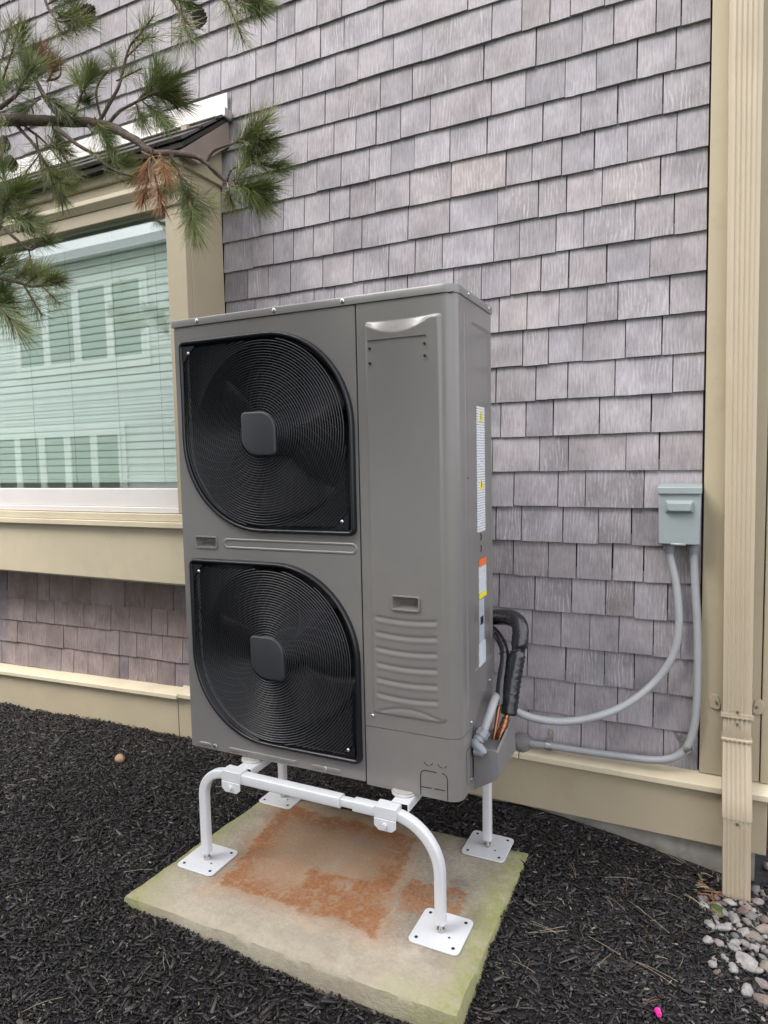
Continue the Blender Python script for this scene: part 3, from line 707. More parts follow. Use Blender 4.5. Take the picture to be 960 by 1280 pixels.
# service panel: front, rounded corner and right side as one embossed sheet
RC = .036; X0 = SEAM+.003; LF = W_-RC-X0; LA = RC*math.pi/2
def bump1(d, w): return math.exp(-(d/w)**2)
def relief(s, z):                    # outward relief of the sheet in metres
    h = 0.
    if s < LF:
        x = X0+s
        # raised field with soft border
        fld = sstep(.688, .694, x)*(1-sstep(.905, .912, x))
        top = 1.335-.0*(x-.69)
        crv = 1.335-.036*max(0, 1-((x-.785)/.105)**2)
        if fld > 0 and .22 < z < top+.004:
            ramp_ = sstep(top+.003, crv-.002, z) if True else 1
            inn = sstep(.222, .228, z)
            h += (.0045+.0058*math.exp(-max(0, crv-z)/.10))*fld*inn*(0 if z > top else min(1, max(0, (top-z)/max(.004, top-crv))))
        h += .0016*bump1(x-.915, .002)
        # six bowed ribs
        for q in range(6):
            zr = .503-.045*q
            zc = zr-.0055*math.sin(math.pi*min(1, max(0, (x-.705)/.185)))
            e = sstep(.700, .707, x)*(1-sstep(.884, .892, x)); d = z-zc
            if abs(d) < .02: h += e*(-.0020*bump1(d-.005, .0055)+.0011*bump1(d+.007, .0055))
        # shallow dent low down
        zd = .228+.020*math.sin(math.pi*min(1, max(0, (x-.70)/.2)))
        h -= .002*bump1(z-zd, .005)*sstep(.69, .72, x)
    elif s > LF+LA:
        y = RC+s-LF-LA
        h += .0035*bump1(y-.075, .004)*(1-sstep(1.345, 1.35, z))*sstep(.24, .26, z)
        h -= .004*sstep(.13, .137, y)*(1-sstep(1.33, 1.336, z-.0*(y)))*(1-sstep(.318, .322, y))*sstep(.33, .335, z)
        h += .0030*bump1(y-.134, .004)*(1-sstep(1.33, 1.335, z))*sstep(.33, .335, z)
    return h
def prof(s):
    if s < LF: return (X0+s, 0., 0., -1.)
    if s < LF+LA:
        a = (s-LF)/RC; return (W_-RC+RC*math.sin(a), RC-RC*math.cos(a), math.sin(a), -math.cos(a))
    return (W_, RC+s-LF-LA, 1., 0.)
LT = LF+LA+D_-RC
ss = [LF*i/84 for i in range(84)]+[LF+LA*i/10 for i in range(10)]+[LF+LA+(D_-RC)*i/66 for i in range(67)]
zs = [.1805+(.25-.1805)*i/25 for i in range(25)]+[.25+.28*i/220 for i in range(220)]+[.53+(1.28-.53)*i/115 for i in range(115)]+[1.28+(1.3885-1.28)*i/40 for i in range(41)]
spm = MB()
spm.v = []; ns = len(ss)
for z_ in zs:
    for s in ss:
        a, b, nx_, ny_ = prof(s); h = relief(s, z_); spm.v.append((a+nx_*h, b+ny_*h, z_))
HB = [(.7535, .8415, .531, .575)]
for j in range(400):
    for i in range(ns-1):
        a, b, *_ = prof((ss[i]+ss[i+1])/2); zc = (zs[j]+zs[j+1])/2
        if b == 0 and .762 < a < .834 and .539 < zc < .568: continue
        spm.f.append((j*ns+i, j*ns+i+1, (j+1)*ns+i+1, (j+1)*ns+i))
nb = len(spm.v)
spo = up_(spm, 'service_panel', M['paint'], smooth=60)
hh = handle(.7535, .8415, .531, .576); hh.location.y = -.0055
up_(MB().box(X0, W_-RC, .004, .006, .176, .1835).box(W_-.006, W_-.004, RC, .10, .1775, .1815), 'panel_gap', M['dark_line'])
up_(MB().box(SEAM-.002, X0+.001, .004, .006, .02, 1.388), 'panel_seam', M['dark_line'])
screw((.685, -.0005, .213), (0, -1, 0), r=.0045)
for (a, b) in ((.705, 1.262), (.705, 1.222), (.868, 1.262), (.868, 1.230)):
    up_(MB().prism(circ(a, b, .0032, 10), -.013, -.004), 'punched_hole', M['dark_line'])
up_(MB().box(.70, .872, -.0125, -.005, 1.284, 1.2855), 'score_line', M['lid'])
# lower connection cover
def lowprof(): return [(X0, 0.)]+[(W_-RC+RC*math.sin(R(a)), RC-RC*math.cos(R(a))) for a in range(0, 91, 9)]+[(W_, .105), (W_-.014, .105), (W_-.014, RC), (W_-RC, .012), (X0, .012)]
lc = MB().prism(lowprof(), 0.0, .1785, 'z'); lowc = up_(lc, 'connection_cover', M['paint'], smooth=25)
def dashes(poly, wdt, every, gapn, y, name):
    m = MB(); n = len(poly); run = 0
    for i in range(n-1):
        if (i % every) < every-gapn:
            a, b = Vector((poly[i][0], 0, poly[i][1])), Vector((poly[i+1][0], 0, poly[i+1][1])); t = (b-a); ll = t.length; t.normalize(); nn = Vector((-t.z, 0, t.x))
            m.add([a-nn*wdt+Vector((0, y, 0)), b-nn*wdt+Vector((0, y, 0)), b+nn*wdt+Vector((0, y, 0)), a+nn*wdt+Vector((0, y, 0))]+[a-nn*wdt+Vector((0, .002, 0)), b-nn*wdt+Vector((0, .002, 0)), b+nn*wdt+Vector((0, .002, 0)), a+nn*wdt+Vector((0, .002, 0))], [(0, 1, 2, 3), (0, 4, 5, 1), (2, 6, 7, 3), (0, 3, 7, 4), (1, 2, 6, 5)])
    return up_(m, name, M['dark_line'], lowc)
def sub(poly, k):
    o = []
    for a, b in zip(poly[:-1], poly[1:]): o += [(a[0]+(b[0]-a[0])*i/k, a[1]+(b[1]-a[1])*i/k) for i in range(k)]
    return o+[poly[-1]]
ko = [(.832, .003), (.832, .062)]+[(.848+.016*math.cos(R(a)), .062+.016*math.sin(R(a))) for a in range(180, 89, -15)]+[(.897+.016*math.cos(R(a)), .062+.016*math.sin(R(a))) for a in range(90, -1, -15)]+[(.913, .003)]
dashes(sub(ko, 3), .0011, 9, 1, -.0007, 'knockout_slot'); dashes(sub([(.834, .028), (.911, .030)], 12), .0011, 6, 1, -.0007, 'knockout_slot')
for cxk, czk in ((.856, .108), (.898, .108)): dashes([(cxk+.014*math.cos(R(a)), czk+.014*math.sin(R(a))) for a in range(200, 345, 10)], .0008, 9, 2, -.0006, 'knockout_slot')
dk = MB()
for (ya, yb, za, zb_) in ((.052, .0535, .03, .13), (.09, .0915, .03, .12), (.055, .09, .13, .1315)): dk.box(W_-.001, W_+.0006, ya, yb, za, zb_)
up_(dk, 'side_slot', M['dark_line'], lowc)
up_(MB().box(W_-.0135, W_-.004, .108, D_, .02, .179), 'side_plate', M['paint'])
for (y_, z_) in ((.096, .028), (.10, .196), (.29, .26)): screw((W_+.0005, y_, z_), (1, 0, 0), r=.0055)
# pipe cover on the right
pc = MB(); X1 = W_+.001
def pcs(y, xr, zt, zb2): return [(X1, y, zb2), (xr-.012, y, zb2+.004), (xr, y, zb2+.022), (xr, y, zt), (X1, y, zt)]
pc.add([(X1, .113, -.012), (1.018, .113, .028), (1.026, .113, .038), (1.026, .113, .112), (1.020, .113, .116), (X1, .113, .116),
        (X1, .32, -.012), (1.018, .32, .024), (1.026, .32, .034), (1.026, .30, .150), (1.020, .30, .154), (1.0195, .29, .150), (1.021, .30, .096), (X1, .31, .096)],
       [(0, 1, 2, 3, 4, 5), (13, 12, 10, 9, 8, 7, 6), (0, 6, 7, 1), (1, 7, 8, 2), (2, 8, 9, 3), (3, 9, 10, 4), (4, 10, 12), (4, 12, 13, 5)])
pco = up_(pc, 'pipe_cover', M['pipe_cover'], bevel=.006, seg=3); so2 = pco.modifiers.new('wallthick', 'SOLIDIFY'); so2.thickness = .003; pco.modifiers.move(1, 0)
# labels on the right side
def lab(name, m, ya, yb, za, zb2, th=.0012, skew=0, label=None, base=None):
    o = MB().box(W_+base if base is not None else W_-.0036, W_+(base if base is not None else -.0036)+th, ya, yb, za, zb2).build(name, m, hpump)
    if label: o['label'] = label
    return o
lab('warning_label', M['label_white'], .185, .265, .735, 1.105, label='tall white warning label with yellow triangles')
for zz in (1.062, .862):
    up_(MB().prism([(.205, zz), (.247, zz), (.226, zz+.036)], W_-.0024, W_-.0018, 'x'), 'warning_triangle', M['label_yellow'])
    up_(MB().prism([(.223, zz+.006), (.229, zz+.006), (.2275, zz+.026), (.2245, zz+.026)], W_-.0018, W_-.0014, 'x'), 'warning_mark', M['black_print'])
lab('notice_label', M['label_white'], .195, .27, .535, .655, label='white notice label with orange head and yellow foot')
lab('notice_head', M['label_orange'], .195, .27, .632, .655, .0018); lab('notice_foot', M['label_yellow'], .195, .27, .535, .551, .0018)
lab('rating_label', M['label_blue'], .195, .245, .395, .533)
lab('rating_mark', M['black_print'], .205, .235, .455, .48, .0018)
lab('barcode_label', M['label_white'], .19, .255, .325, .40, .0022)
for zz in (.685, .72): up_(MB().tube([(W_-.003, .215+.008*math.sin(R(a)), zz+.011*math.cos(R(a))) for a in range(20, 170, 15)], .0012, 6, (1, 0, 0)), 'knockout_arc', M['dark_line'])
up_(MB().cyl((W_, .09, .90), (W_+.001, .09, .90), .003, 8), 'punched_hole', M['dark_line'])
# ------------------------------------------------------------------ concrete pad
pm_ = bmesh.new(); PX0, PX1, PY0, PY1 = -1.566, -.503, -1.038, -.330; nxp, nyp = 60, 42
grid = {}
def ptop(u, v):
    x = PX0+(PX1-PX0)*u; y = PY0+(PY1-PY0)*v
    x += (.020*(1-abs(2*u-1)) if False else 0)
    ed = min(u*(PX1-PX0), (1-u)*(PX1-PX0), v*(PY1-PY0), (1-v)*(PY1-PY0)); 
    ez = -.010*(1-sstep(0, .03, ed))-.0015*(1+noise.noise((x*30, y*30, 7)))*(1-sstep(0, .05, ed))
    if u in (0, 1): x += .005*noise.noise((y*9, u*7, 2))+.002*noise.noise((y*50, u, 3))
    if v in (0, 1): y += .004*noise.noise((x*9, v*7, 5))+.002*noise.noise((x*50, v, 3))
    x += .045*(v)*(1-u)+.0*u
    return Vector((x, y, PAD_Z+ez+.0025*noise.noise((x*4, y*4, 0))))
for j in range(nyp+1):
    for i in range(nxp+1): grid[i, j] = pm_.verts.new(ptop(i/nxp, j/nyp))
for j in range(nyp):
    for i in range(nxp): pm_.faces.new((grid[i, j], grid[i+1, j], grid[i+1, j+1], grid[i, j+1]))
be = [grid[i, 0] for i in range(nxp+1)]+[grid[nxp, j] for j in range(1, nyp+1)]+[grid[i, nyp] for i in range(nxp-1, -1, -1)]+[grid[0, j] for j in range(nyp-1, 0, -1)]
prev = be
for dz, ou in ((-.012, .004), (-.05, .006), (-.14, .006)):
    lo = []
    for v in be:
        c = Vector((-1.035, -.685, 0)); d = Vector((v.co.x-c.x, v.co.y-c.y, 0)).normalized()
        lo.append(pm_.verts.new(v.co+d*ou+Vector((0, 0, dz))+Vector((.003*noise.noise((v.co.x*20, v.co.y*20, dz*90)), .003*noise.noise((v.co.x*20, v.co.y*20, dz*70+5)), 0))))
    for i in range(len(be)): pm_.faces.new((prev[i], lo[i], lo[(i+1) % len(lo)], prev[(i+1) % len(lo)]))
    prev = lo
bmesh.ops.recalc_face_normals(pm_, faces=pm_.faces)
me = bpy.data.meshes.new('concrete_pad'); pm_.to_mesh(me); pm_.free()
tag(mkobj('concrete_pad', me, M['pad'], smooth=50), 'square concrete pad with rust stains and green algae, set in the mulch', 'concrete pad')

# ------------------------------------------------------------------ white stand
XL, XR, YF, YB, ZB = -1.445, -.628, -.806, -.368, .292
stand = empty('equipment_stand', ((XL+XR)/2, (YF+YB)/2, PAD_Z)); tag(stand, 'white tubular steel stand holding the heat pump above the pad', 'stand')
def st(mbx, name, m=None, **k): return bp_(mbx, name, m or M['white_steel'], stand, **k)
def sq(h, c): return rrect(0, 0, 2*h, 2*h, c, c, c, c, 3)
for Y_ in (YF, YB):
    RB = .115; ztop = ZB
    lp = [(XL, Y_, PAD_Z+.03)]+[(XL, Y_, ZB-RB-.02)]+[(XL+RB*.75-RB*.75*math.cos(R(a)), Y_, ZB-RB*.75+RB*.75*math.sin(R(a))) for a in range(0, 91, 9)]+[(XL+.16, Y_, ZB)]
    st(MB().sweep(lp, sq(.014, .005), (0, 1, 0)), 'leg', smooth=40)
    RB = .145 if Y_ == YF else .07
    lp = [(XR, Y_, PAD_Z+.03)]+[(XR, Y_, ZB-RB-.02)]+[(XR-RB+RB*math.cos(R(a)), Y_, ZB-RB+RB*math.sin(R(a))) for a in range(0, 91, 7)]+[(XR-.22, Y_, ZB)]
    st(MB().sweep(lp, sq(.014, .005), (0, 1, 0)), 'leg', smooth=40)
    st(MB().sweep([(XL+.11, Y_, ZB), (-.93, Y_, ZB)], sq(.0165, .005)), 'cross_bar', smooth=40)
    st(MB().sweep([(-.94, Y_, ZB), (-.885, Y_, ZB)], sq(.012, .004)), 'cross_bar', smooth=40)
    st(MB().sweep([(-.888, Y_, ZB), (-.76, Y_, ZB)], sq(.016, .005)), 'cross_bar', smooth=40)
    for xf in (XL, XR):
        th = .0035; hs = .0725; cyf = Y_+.004
        m = MB(); lps = [[(a, b, z_) for a, b in rrect(xf+.0, cyf, 2*hs-2*d, 2*hs-2*d, *(.016-d,)*4, 4)] for d, z_ in ((0, PAD_Z+.001), (0, PAD_Z+th+.001), (.001, PAD_Z+th+.002))]
        m.loft(lps, True, True, True); fp_ = st(m, 'foot_plate', smooth=35)
        for sx in (-1, 1):
            for sy in (-1, 1):
                ho = MB().prism(circ(xf+sx*.053, cyf+sy*.053, .005, 10), PAD_Z+th+.0015, PAD_Z+th+.0026, 'z')
                o = ho.build('bolt_hole', M['dark_line'], fp_); o.location = -par_loc(fp_)
        o = MB().prism(circ(xf+.03, cyf+.0-.02, .004, 4), PAD_Z+th+.0015, PAD_Z+th+.0026, 'z').build('bolt_hole', M['dark_line'], fp_); o.location = -par_loc(fp_)
        m = MB().cyl((xf, Y_, PAD_Z+th), (xf, Y_, PAD_Z+.045), .006, 12).prism(circ(xf, Y_, .0115, 6), PAD_Z+th+.001, PAD_Z+.014, 'z')
        st(m, 'levelling_bolt', M['galv'], smooth=30)
    for xc, ww in ((-1.318, .036), (-.782, .034)):
        m = MB().box(xc-ww, xc+ww, Y_-.021, Y_+.021, ZB-.012, ZB+.0215)
        s = -1 if Y_ == YF else 1
        m.prism([(xc-ww, ZB-.012), (xc+ww, ZB-.012), (xc+ww, ZB-.034), (xc+ww-.014, ZB-.046), (xc-ww+.014, ZB-.046), (xc-ww, ZB-.034)], Y_+s*.0195, Y_+s*.0225)
        st(m, 'clamp', bevel=.002)
        st(MB().cyl((xc, Y_+s*.0225, ZB-.028), (xc, Y_+s*.031, ZB-.028), .007, 6), 'clamp_nut', M['white_steel'], smooth=30)
for xc in (-1.29, -.752):
    m = MB().box(xc-.026, xc+.026, YF+.015, YB-.015, ZB+.0222, ZB+.0252).box(xc+.0235, xc+.0265, YF+.015, YB-.015, ZB+.0005, ZB+.0223)
    st(m, 'support_rail', bevel=.001)
    for Y_ in (YF+.075, YB-.07):
        m = MB(); n = 18
        lps = []
        for z_, q in ((ZB+.0253, 1.0), (ZB+.029, 1.06), (ZB+.033, .92), (ZB+.036, .95)):
            lps.append([(xc-.012+a*q*(1+.12*noise.noise((a*60, b*60, z_*200))), Y_+b*q*(1+.12*noise.noise((b*60, a*60, z_*200+9))), z_+.002*noise.noise((a*80, b*80, 3))) for a, b in circ(0, 0, .036, n)])
        m.loft(lps, True, True, True); st(m, 'wrapped_mount', M['wrap'], smooth=50)

# ------------------------------------------------------------------ electrical disconnect and conduits
bx = empty('disconnect_box', (-.065, -.016, .985)); tag(bx, 'grey green metal electrical disconnect box on the shingles', 'electrical box')
def bo_(mbx, name, m, par=None, **k): return bp_(mbx, name, m, par or bx, **k)
XA, XB2 = -.128, -.004
bo_(MB().box(XA, XB2, -.095, -.015, .986, 1.165), 'box_body', M['box'], bevel=.003)
bo_(MB().prism([(-.103, 1.150), (-.103, 1.170), (-.10, 1.173), (-.014, 1.180), (-.014, 1.166), (-.0955, 1.1655), (-.0955, 1.150)], XA-.003, XB2+.003, 'x'), 'box_hood', M['box'], bevel=.0015)
m = MB(); cxh, czh = -.066, 1.108
m.loft([[(a, -y, b) for a, b in rrect(cxh, czh, w2, h2, .006, .006, .006, .006, 4)] for w2, h2, y in ((.084, .042, .0945), (.078, .036, .104), (.066, .022, .112))], cap1=True)
bo_(m, 'cover_handle', M['box'], smooth=35)
bo_(MB().box(-.090, -.045, -.0975, -.0955, .984, .990).box(-.078, -.056, -.0985, -.0975, .984, .989), 'hasp', M['galv'], bevel=.001)
for xx in (-.096, -.024): bo_(MB().cyl((xx, -.052, .962), (xx, -.052, .986), .0185, 20).cyl((xx, -.052, .952), (xx, -.052, .962), .016, 20), 'conduit_nut', M['fitting'], smooth=30)
def corr(path, r, step, depth, name, m, par=None, ridged=True):
    # resample by length, ridges as radius variation
    P = [Vector(p) for p in path]; d = [0]
    for a, b in zip(P[:-1], P[1:]): d.append(d[-1]+(b-a).length)
    n = int(d[-1]/step); Q = []; rad = []; j = 0
    for i in range(n+1):
        t = d[-1]*i/n
        while j < len(d)-2 and d[j+1] < t: j += 1
        f = (t-d[j])/(d[j+1]-d[j]); Q.append(P[j].lerp(P[j+1], min(1, f))); rad.append(r-(depth if i % 2 else 0))
    return MB().tube(Q, 1, 14, (0.3, 1, .2), False, rad)
cA = bez([(-.096, -.052, .955), at(846, 735, -.055), at(848.5, 785, -.06), at(840, 822, -.065), at(816, 855, -.08), at(780, 882, -.13), at(740, 897, -.2), at(700, 902, -.28), at(665, 897, -.35), at(640, 886, -.40), at(622, 871, -.45), at(619, 873, -.52), at(613, 890, -.575), at(604, 915, -.612)], 10)
o = corr(cA, .0128, .0024, .0005, 'x', None).build('power_conduit', M['conduit'], smooth=80); tag(o, 'smooth grey flexible conduit curving from the disconnect box to the heat pump', 'conduit')
f0 = Vector(at(604, 915, -.612)); f1 = Vector(at(597, 926, -.632)); f2 = Vector((UX+W_+.008, -.640, .437))
m = MB().cyl(f0+(f0-f1)*.2, f0+(f1-f0)*.55, .0205, 8).cyl(f0+(f1-f0)*.45, f1, .017, 14)
m.tube(bez([f1, f1+(f1-f0)*.35, Vector((f2.x+.022, f2.y, f2.z)), f2], 6), .0145, 14, (0, 1, .3))
m.build('conduit_connector', M['fitting'], o, smooth=35)
cB = bez([(-.024, -.052, .955), at(869, 730, -.05), at(872, 790, -.05), at(872, 850, -.05), at(870, 890, -.05), at(866, 916, -.05), at(857, 936, -.052), at(842, 947, -.053), at(818, 950, -.053), at(780, 946, -.05), at(735, 940, -.05), at(690, 933, -.05), at(668, 930.5, -.045), at(660, 930, -.03)], 10)
o = corr(cB, .0135, .0034, .0014, 'x', None).build('supply_conduit', M['conduit'], smooth=80); tag(o, 'ribbed grey conduit running down from the box and along the trim', 'conduit')
# straps
for (sx, sy, dx, nm) in ((686, 932.5, 0, 'galvanised conduit strap on the level run by the sealant'), (858, 935.5, -.75, 'galvanised conduit strap at the lower bend beside the corner board')):
    c = at(sx, sy, -.05); s_ = empty('conduit_strap', c); tag(s_, nm, 'strap', 'conduit straps')
    m = MB(); pts = []
    T = Matrix.Rotation(dx, 3, 'Y')
    for a in range(0, 181, 15): pts.append(T @ Vector((0, -.0155*math.sin(R(a)), -.0155*math.cos(R(a)))))
    pts = [T @ Vector((0, .034, -.0165))]+pts+[T @ Vector((0, .034, .018)), T @ Vector((0, .034, .048))]
    m.sweep(pts, [(-.009, -.001), (.009, -.001), (.009, .001), (-.009, .001)], (1, 0, 0)) if False else m.sweep(pts, [(-.001, -.009), (.001, -.009), (.001, .009), (-.001, .009)], T @ Vector((1, 0, 0)))
    m.build('band', M['galv'], s_, smooth=30)
    p_ = T @ Vector((0, .033, .036)); MB().cyl(p_, p_+Vector((0, -.004, 0)), .0045, 8).build('screw', M['steel'], s_, smooth=30)
# sealant blob where the supply conduit enters the wall
m = MB(); lps = []
c = at(654, 928, -.018)
for q in range(8):
    a = math.pi/2*q/7; rad = .042*math.cos(a)+.001
    lps.append([(c.x+rad*math.cos(t)*(1+.2*noise.noise((math.cos(t)*2, math.sin(t)*2, q*.4))), -.016-.048*math.sin(a), c.z+.9*rad*math.sin(t)*(1+.25*noise.noise((math.cos(t)*2, math.sin(t)*2, q*.4+5)))) for t in [2*math.pi*i/20 for i in range(20)]])
m.loft(lps, True, True, True)
tag(m.build('sealant_blob', M['conduit_dark'], smooth=60), 'lump of dark grey sealant round the conduit entry in the wall', 'sealant')

# ------------------------------------------------------------------ insulated refrigerant lines
ls = empty('refrigerant_lines', (-.53, -.48, .42)); tag(ls, 'black foam insulated refrigerant pipes with bare copper ends beside the heat pump', 'pipes')
def lp_(mbx, name, m, **k): return bp_(mbx, name, m, ls, **k)
pA = bez([at(636, 893, -.49), at(640, 860, -.47), at(645, 828, -.45), at(650, 800, -.43), at(649, 780, -.41), at(636, 772, -.37), at(612, 772, -.31), at(585, 774, -.2), at(565, 776, -.015)], 10)
nA = len(pA); rad = []
for i in range(nA):
    t = i/(nA-1); r_ = .0255+.0014*noise.noise((i*.7, 0, 0)); 
    if i < 24: r_ = .0235+.0026*(i % 2)
    if 24 <= i <= 26: r_ = .0205
    rad.append(r_)
lp_(MB().tube(pA, 1, 18, (1, .2, 0), False, rad), 'thick_insulation', M['rubber'], smooth=70)
pB = bez([at(624, 880, -.50), at(627, 850, -.47), at(631, 822, -.44), at(628, 805, -.41), at(618, 790, -.37), at(605, 783, -.32), at(580, 785, -.2), at(560, 788, -.015)], 10)
lp_(MB().tube(pB, .0145, 14, (1, .2, 0)), 'thin_insulation', M['rubber'], smooth=70)
q0, q1 = at(635, 890, -.49), Vector((UX+W_+.045, -.525, .42))
c0 = [q0.lerp(q1, t) for t in (0, .2, .22, .36, .38, .5, .52, .56, .58, .74, .76, .84, .86, 1.0)]
lp_(MB().tube(c0, 1, 16, (1, 0, 0), False, [.0085, .0085, .0115, .0115, .013, .013, .0115, .0115, .0135, .0135, .012, .012, .009, .009]), 'copper_stub', M['copper'], smooth=35)
q0 = Vector(at(624, 882, -.50)); q1 = Vector((UX+W_+.03, -.535, .41))
lp_(MB().tube([q0, q0.lerp(q1, .5), q1], .006, 12, (1, 0, 0)), 'copper_stub', M['copper'], smooth=35)
tz = at(637, 815, -.45)
lp_(MB().tube([tz+Vector((.032*math.cos(R(a)), .02*math.sin(R(a))-.005, .012*math.cos(R(a+40)))) for a in range(0, 360, 20)], .0015, 6, (0, 0, 1), True), 'cable_tie', M['black_plastic'])

# ------------------------------------------------------------------ downspout
dsp = empty('downspout', (.116, -.10, -.155)); tag(dsp, 'cream corrugated aluminium downspout in front of the corner boards', 'downspout')
def dprof(wd, dp):                   # ribbed rectangular section, v = across, u = depth
    P = []; n = 48
    for i in range(n):
        x = -wd/2+wd*i/(n-1); P.append((x, -dp/2-.0042*(.5-.5*math.cos(2*math.pi*5*max(0, min(1, (i-5)/37))))))
    P += [(wd/2+.0015, -dp/2+.006), (wd/2+.0015, dp/2-.004), (wd/2-.002, dp/2), (-wd/2+.002, dp/2), (-wd/2-.0015, dp/2-.004), (-wd/2-.0015, -dp/2+.006)]
    return P
def dsweep(pts, name, squash=None):
    loops = []
    for k, (x, y, z_, wd, dp, tilt) in enumerate(pts):
        lo = []
        for a, b in dprof(wd, dp):
            lo.append((x+a, y+b*math.cos(tilt), z_+b*math.sin(tilt)))
        loops.append(lo)
    return bp_(MB().loft(loops, True, True, True), name, M['downspout'], dsp, smooth=55)
up_pts = []
for i in range(60):
    z_ = 5.0-(5.0-.44)*i/59; t = (5-z_)/4.6
    x = .074+.037*t; wd = .094-.013*t; y = -.058
    if z_ > 2.0: 
        q = bump1(z_-2.42, .05); wd += .004*q; y += .006*q
    up_pts.append((x, y, z_, wd, .060, 0))
dsweep(up_pts, 'upper_pipe')
def fold(z_, s=1): return [(.1105, -.058, z_+.006, .079, .058, 0), (.1105, -.060, z_+.003, .086, .066, 0), (.1105, -.060, z_-.003, .086, .066, 0), (.1105, -.058, z_-.006, .079, .058, 0)]
dsweep(fold(.438)+[(.1105, -.060, .41, .079, .058, 0), (.111, -.061, .372, .079, .058, 0)]+[(a, b-.002, c_-.075, d_, e_, f_) for a, b, c_, d_, e_, f_ in fold(.438)][:4]+[(.1115, -.064, .345, .080, .058, .1), (.112, -.078, .30, .081, .058, .35), (.1125, -.096, .25, .082, .058, .45), (.113, -.112, .20, .082, .058, .35), (.1135, -.120, .16, .082, .058, .12), (.114, -.122, .13, .082, .058, 0)], 'elbow')
dsweep([(.114, -.122, .131, .077, .054, 0), (.1145, -.122, .05, .077, .054, 0), (.116, -.122, -.06, .077, .054, 0), (.117, -.122, -.153, .077, .054, 0)], 'lower_pipe')
m = MB(); 
for s_ in (-1, 1):
    b0 = .1105+s_*.047
    m = MB(); m.prism([(b0, .452), (b0+s_*.006, .480), (b0+s_*.022, .487), (b0+s_*.034, .468), (b0+s_*.030, .440), (b0+s_*.010, .432), (b0, .44)], -.030, -.0245)
    bp_(m, 'strap_tab', M['downspout'], dsp, bevel=.0015)
bp_(MB().box(.064, .157, -.0955, -.0935, .436, .452), 'wall_strap', M['downspout'], dsp, bevel=.0015)
for p_ in ((.111, -.0965, .458), (.111, -.0945, .418), (.1145, -.152, .118), (.168, -.031, .46), (.052, -.031, .46)):
    bp_(MB().cyl(Vector(p_), Vector(p_)+Vector((0, -.004, 0)), .0045, 10), 'screw', M['steel'], dsp, smooth=30)

# ------------------------------------------------------------------ pine
pine = empty('pine_tree', (-2.95, -1.55, -.1)); tag(pine, 'pine tree with long needles reaching in front of the bay window', 'pine tree')
def pp(mbx, name, m, **k): return bp_(mbx, name, m, pine, **k)
tr_ = bez([(-2.95, -1.55, -.25), (-2.93, -1.53, .5), (-2.99, -1.57, 1.2), (-2.9, -1.5, 2.0), (-2.95, -1.6, 2.9), (-2.9, -1.55, 3.7), (-2.93, -1.6, 4.4)], 6)
pp(MB().tube(tr_, 1, 12, (1, 0, 0), False, [.085*(1-.85*i/(len(tr_)-1))+.008*noise.noise((i*1.3, 2, 3)) for i in range(len(tr_))]), 'trunk', M['bark'], smooth=60)
def tuft_mesh(name, n, ln, cols, seed, spread=(25, 75), twig=.09, bare=0):
    r_ = random.Random(seed); V = []; F = []; C = []
    for i in range(n):
        t = r_.random()**.7; base = Vector((0, 0, twig*t)); ang = R(r_.uniform(*spread))*(1-.55*t); az_ = r_.uniform(0, 2*math.pi)
        d = Vector((math.sin(ang)*math.cos(az_), math.sin(ang)*math.sin(az_), math.cos(ang))); L_ = ln*r_.uniform(.7, 1.1)
        sd_ = d.orthogonal().normalized(); sd2 = d.cross(sd_); wd = r_.uniform(.00055, .0008)
        bend = Vector((r_.uniform(-1, 1), r_.uniform(-1, 1), r_.uniform(-1, .3)))*L_*.17
        o = len(V); mid = base+d*L_*.55+bend*.6; end = base+d*L_+bend
        for p_, k in ((base, 1), (mid, .95)):
            for q in range(3): V.append(p_+(sd_*math.cos(2.094*q)+sd2*math.sin(2.094*q))*wd*k)
        V.append(end); col = r_.choice(cols); k = r_.uniform(.7, 1.25); c = (col[0]*k, col[1]*k, col[2]*k, 1); C += [c]*7
        for q in range(3): F += [(o+q, o+(q+1) % 3, o+3+(q+1) % 3, o+3+q), (o+3+q, o+3+(q+1) % 3, o+6)]
    # twig
    o = len(V)
    for z_, r2 in ((-.01, .0035), (twig, .0025), (twig+.012, .0008)):
        for q in range(5): V.append(Vector((r2*math.cos(1.2566*q), r2*math.sin(1.2566*q), z_))); C.append((.12, .075, .045, 1))
    for k in range(2):
        for q in range(5): F.append((o+k*5+q, o+k*5+(q+1) % 5, o+(k+1)*5+(q+1) % 5, o+(k+1)*5+q))
    me = bpy.data.meshes.new(name); me.from_pydata([tuple(v) for v in V], [], F); me.update()
    a = me.color_attributes.new('Col', 'FLOAT_COLOR', 'POINT'); a.data.foreach_set('color', np.array(C, dtype=np.float32).ravel()); me.materials.append(M['needles']); return me
G = [(.15, .205, .055), (.115, .175, .055), (.19, .23, .06), (.09, .145, .065), (.19, .16, .07)]
GY = [(.25, .28, .08), (.19, .24, .07), (.29, .26, .12), (.22, .16, .09)]
TM = [tuft_mesh('needle_tuft', 250, .105, G, 1), tuft_mesh('needle_tuft', 180, .095, G+GY[:1], 2), tuft_mesh('needle_tuft', 200, .10, GY+G[:2], 3), tuft_mesh('needle_tuft', 90, .085, G+GY, 4, (30, 95), .12)]
TD = tuft_mesh('needle_tuft', 120, .07, [(.31, .135, .055), (.25, .105, .045), (.36, .20, .09)], 9, (25, 85), .07)
rt_ = random.Random(21); TS = 1
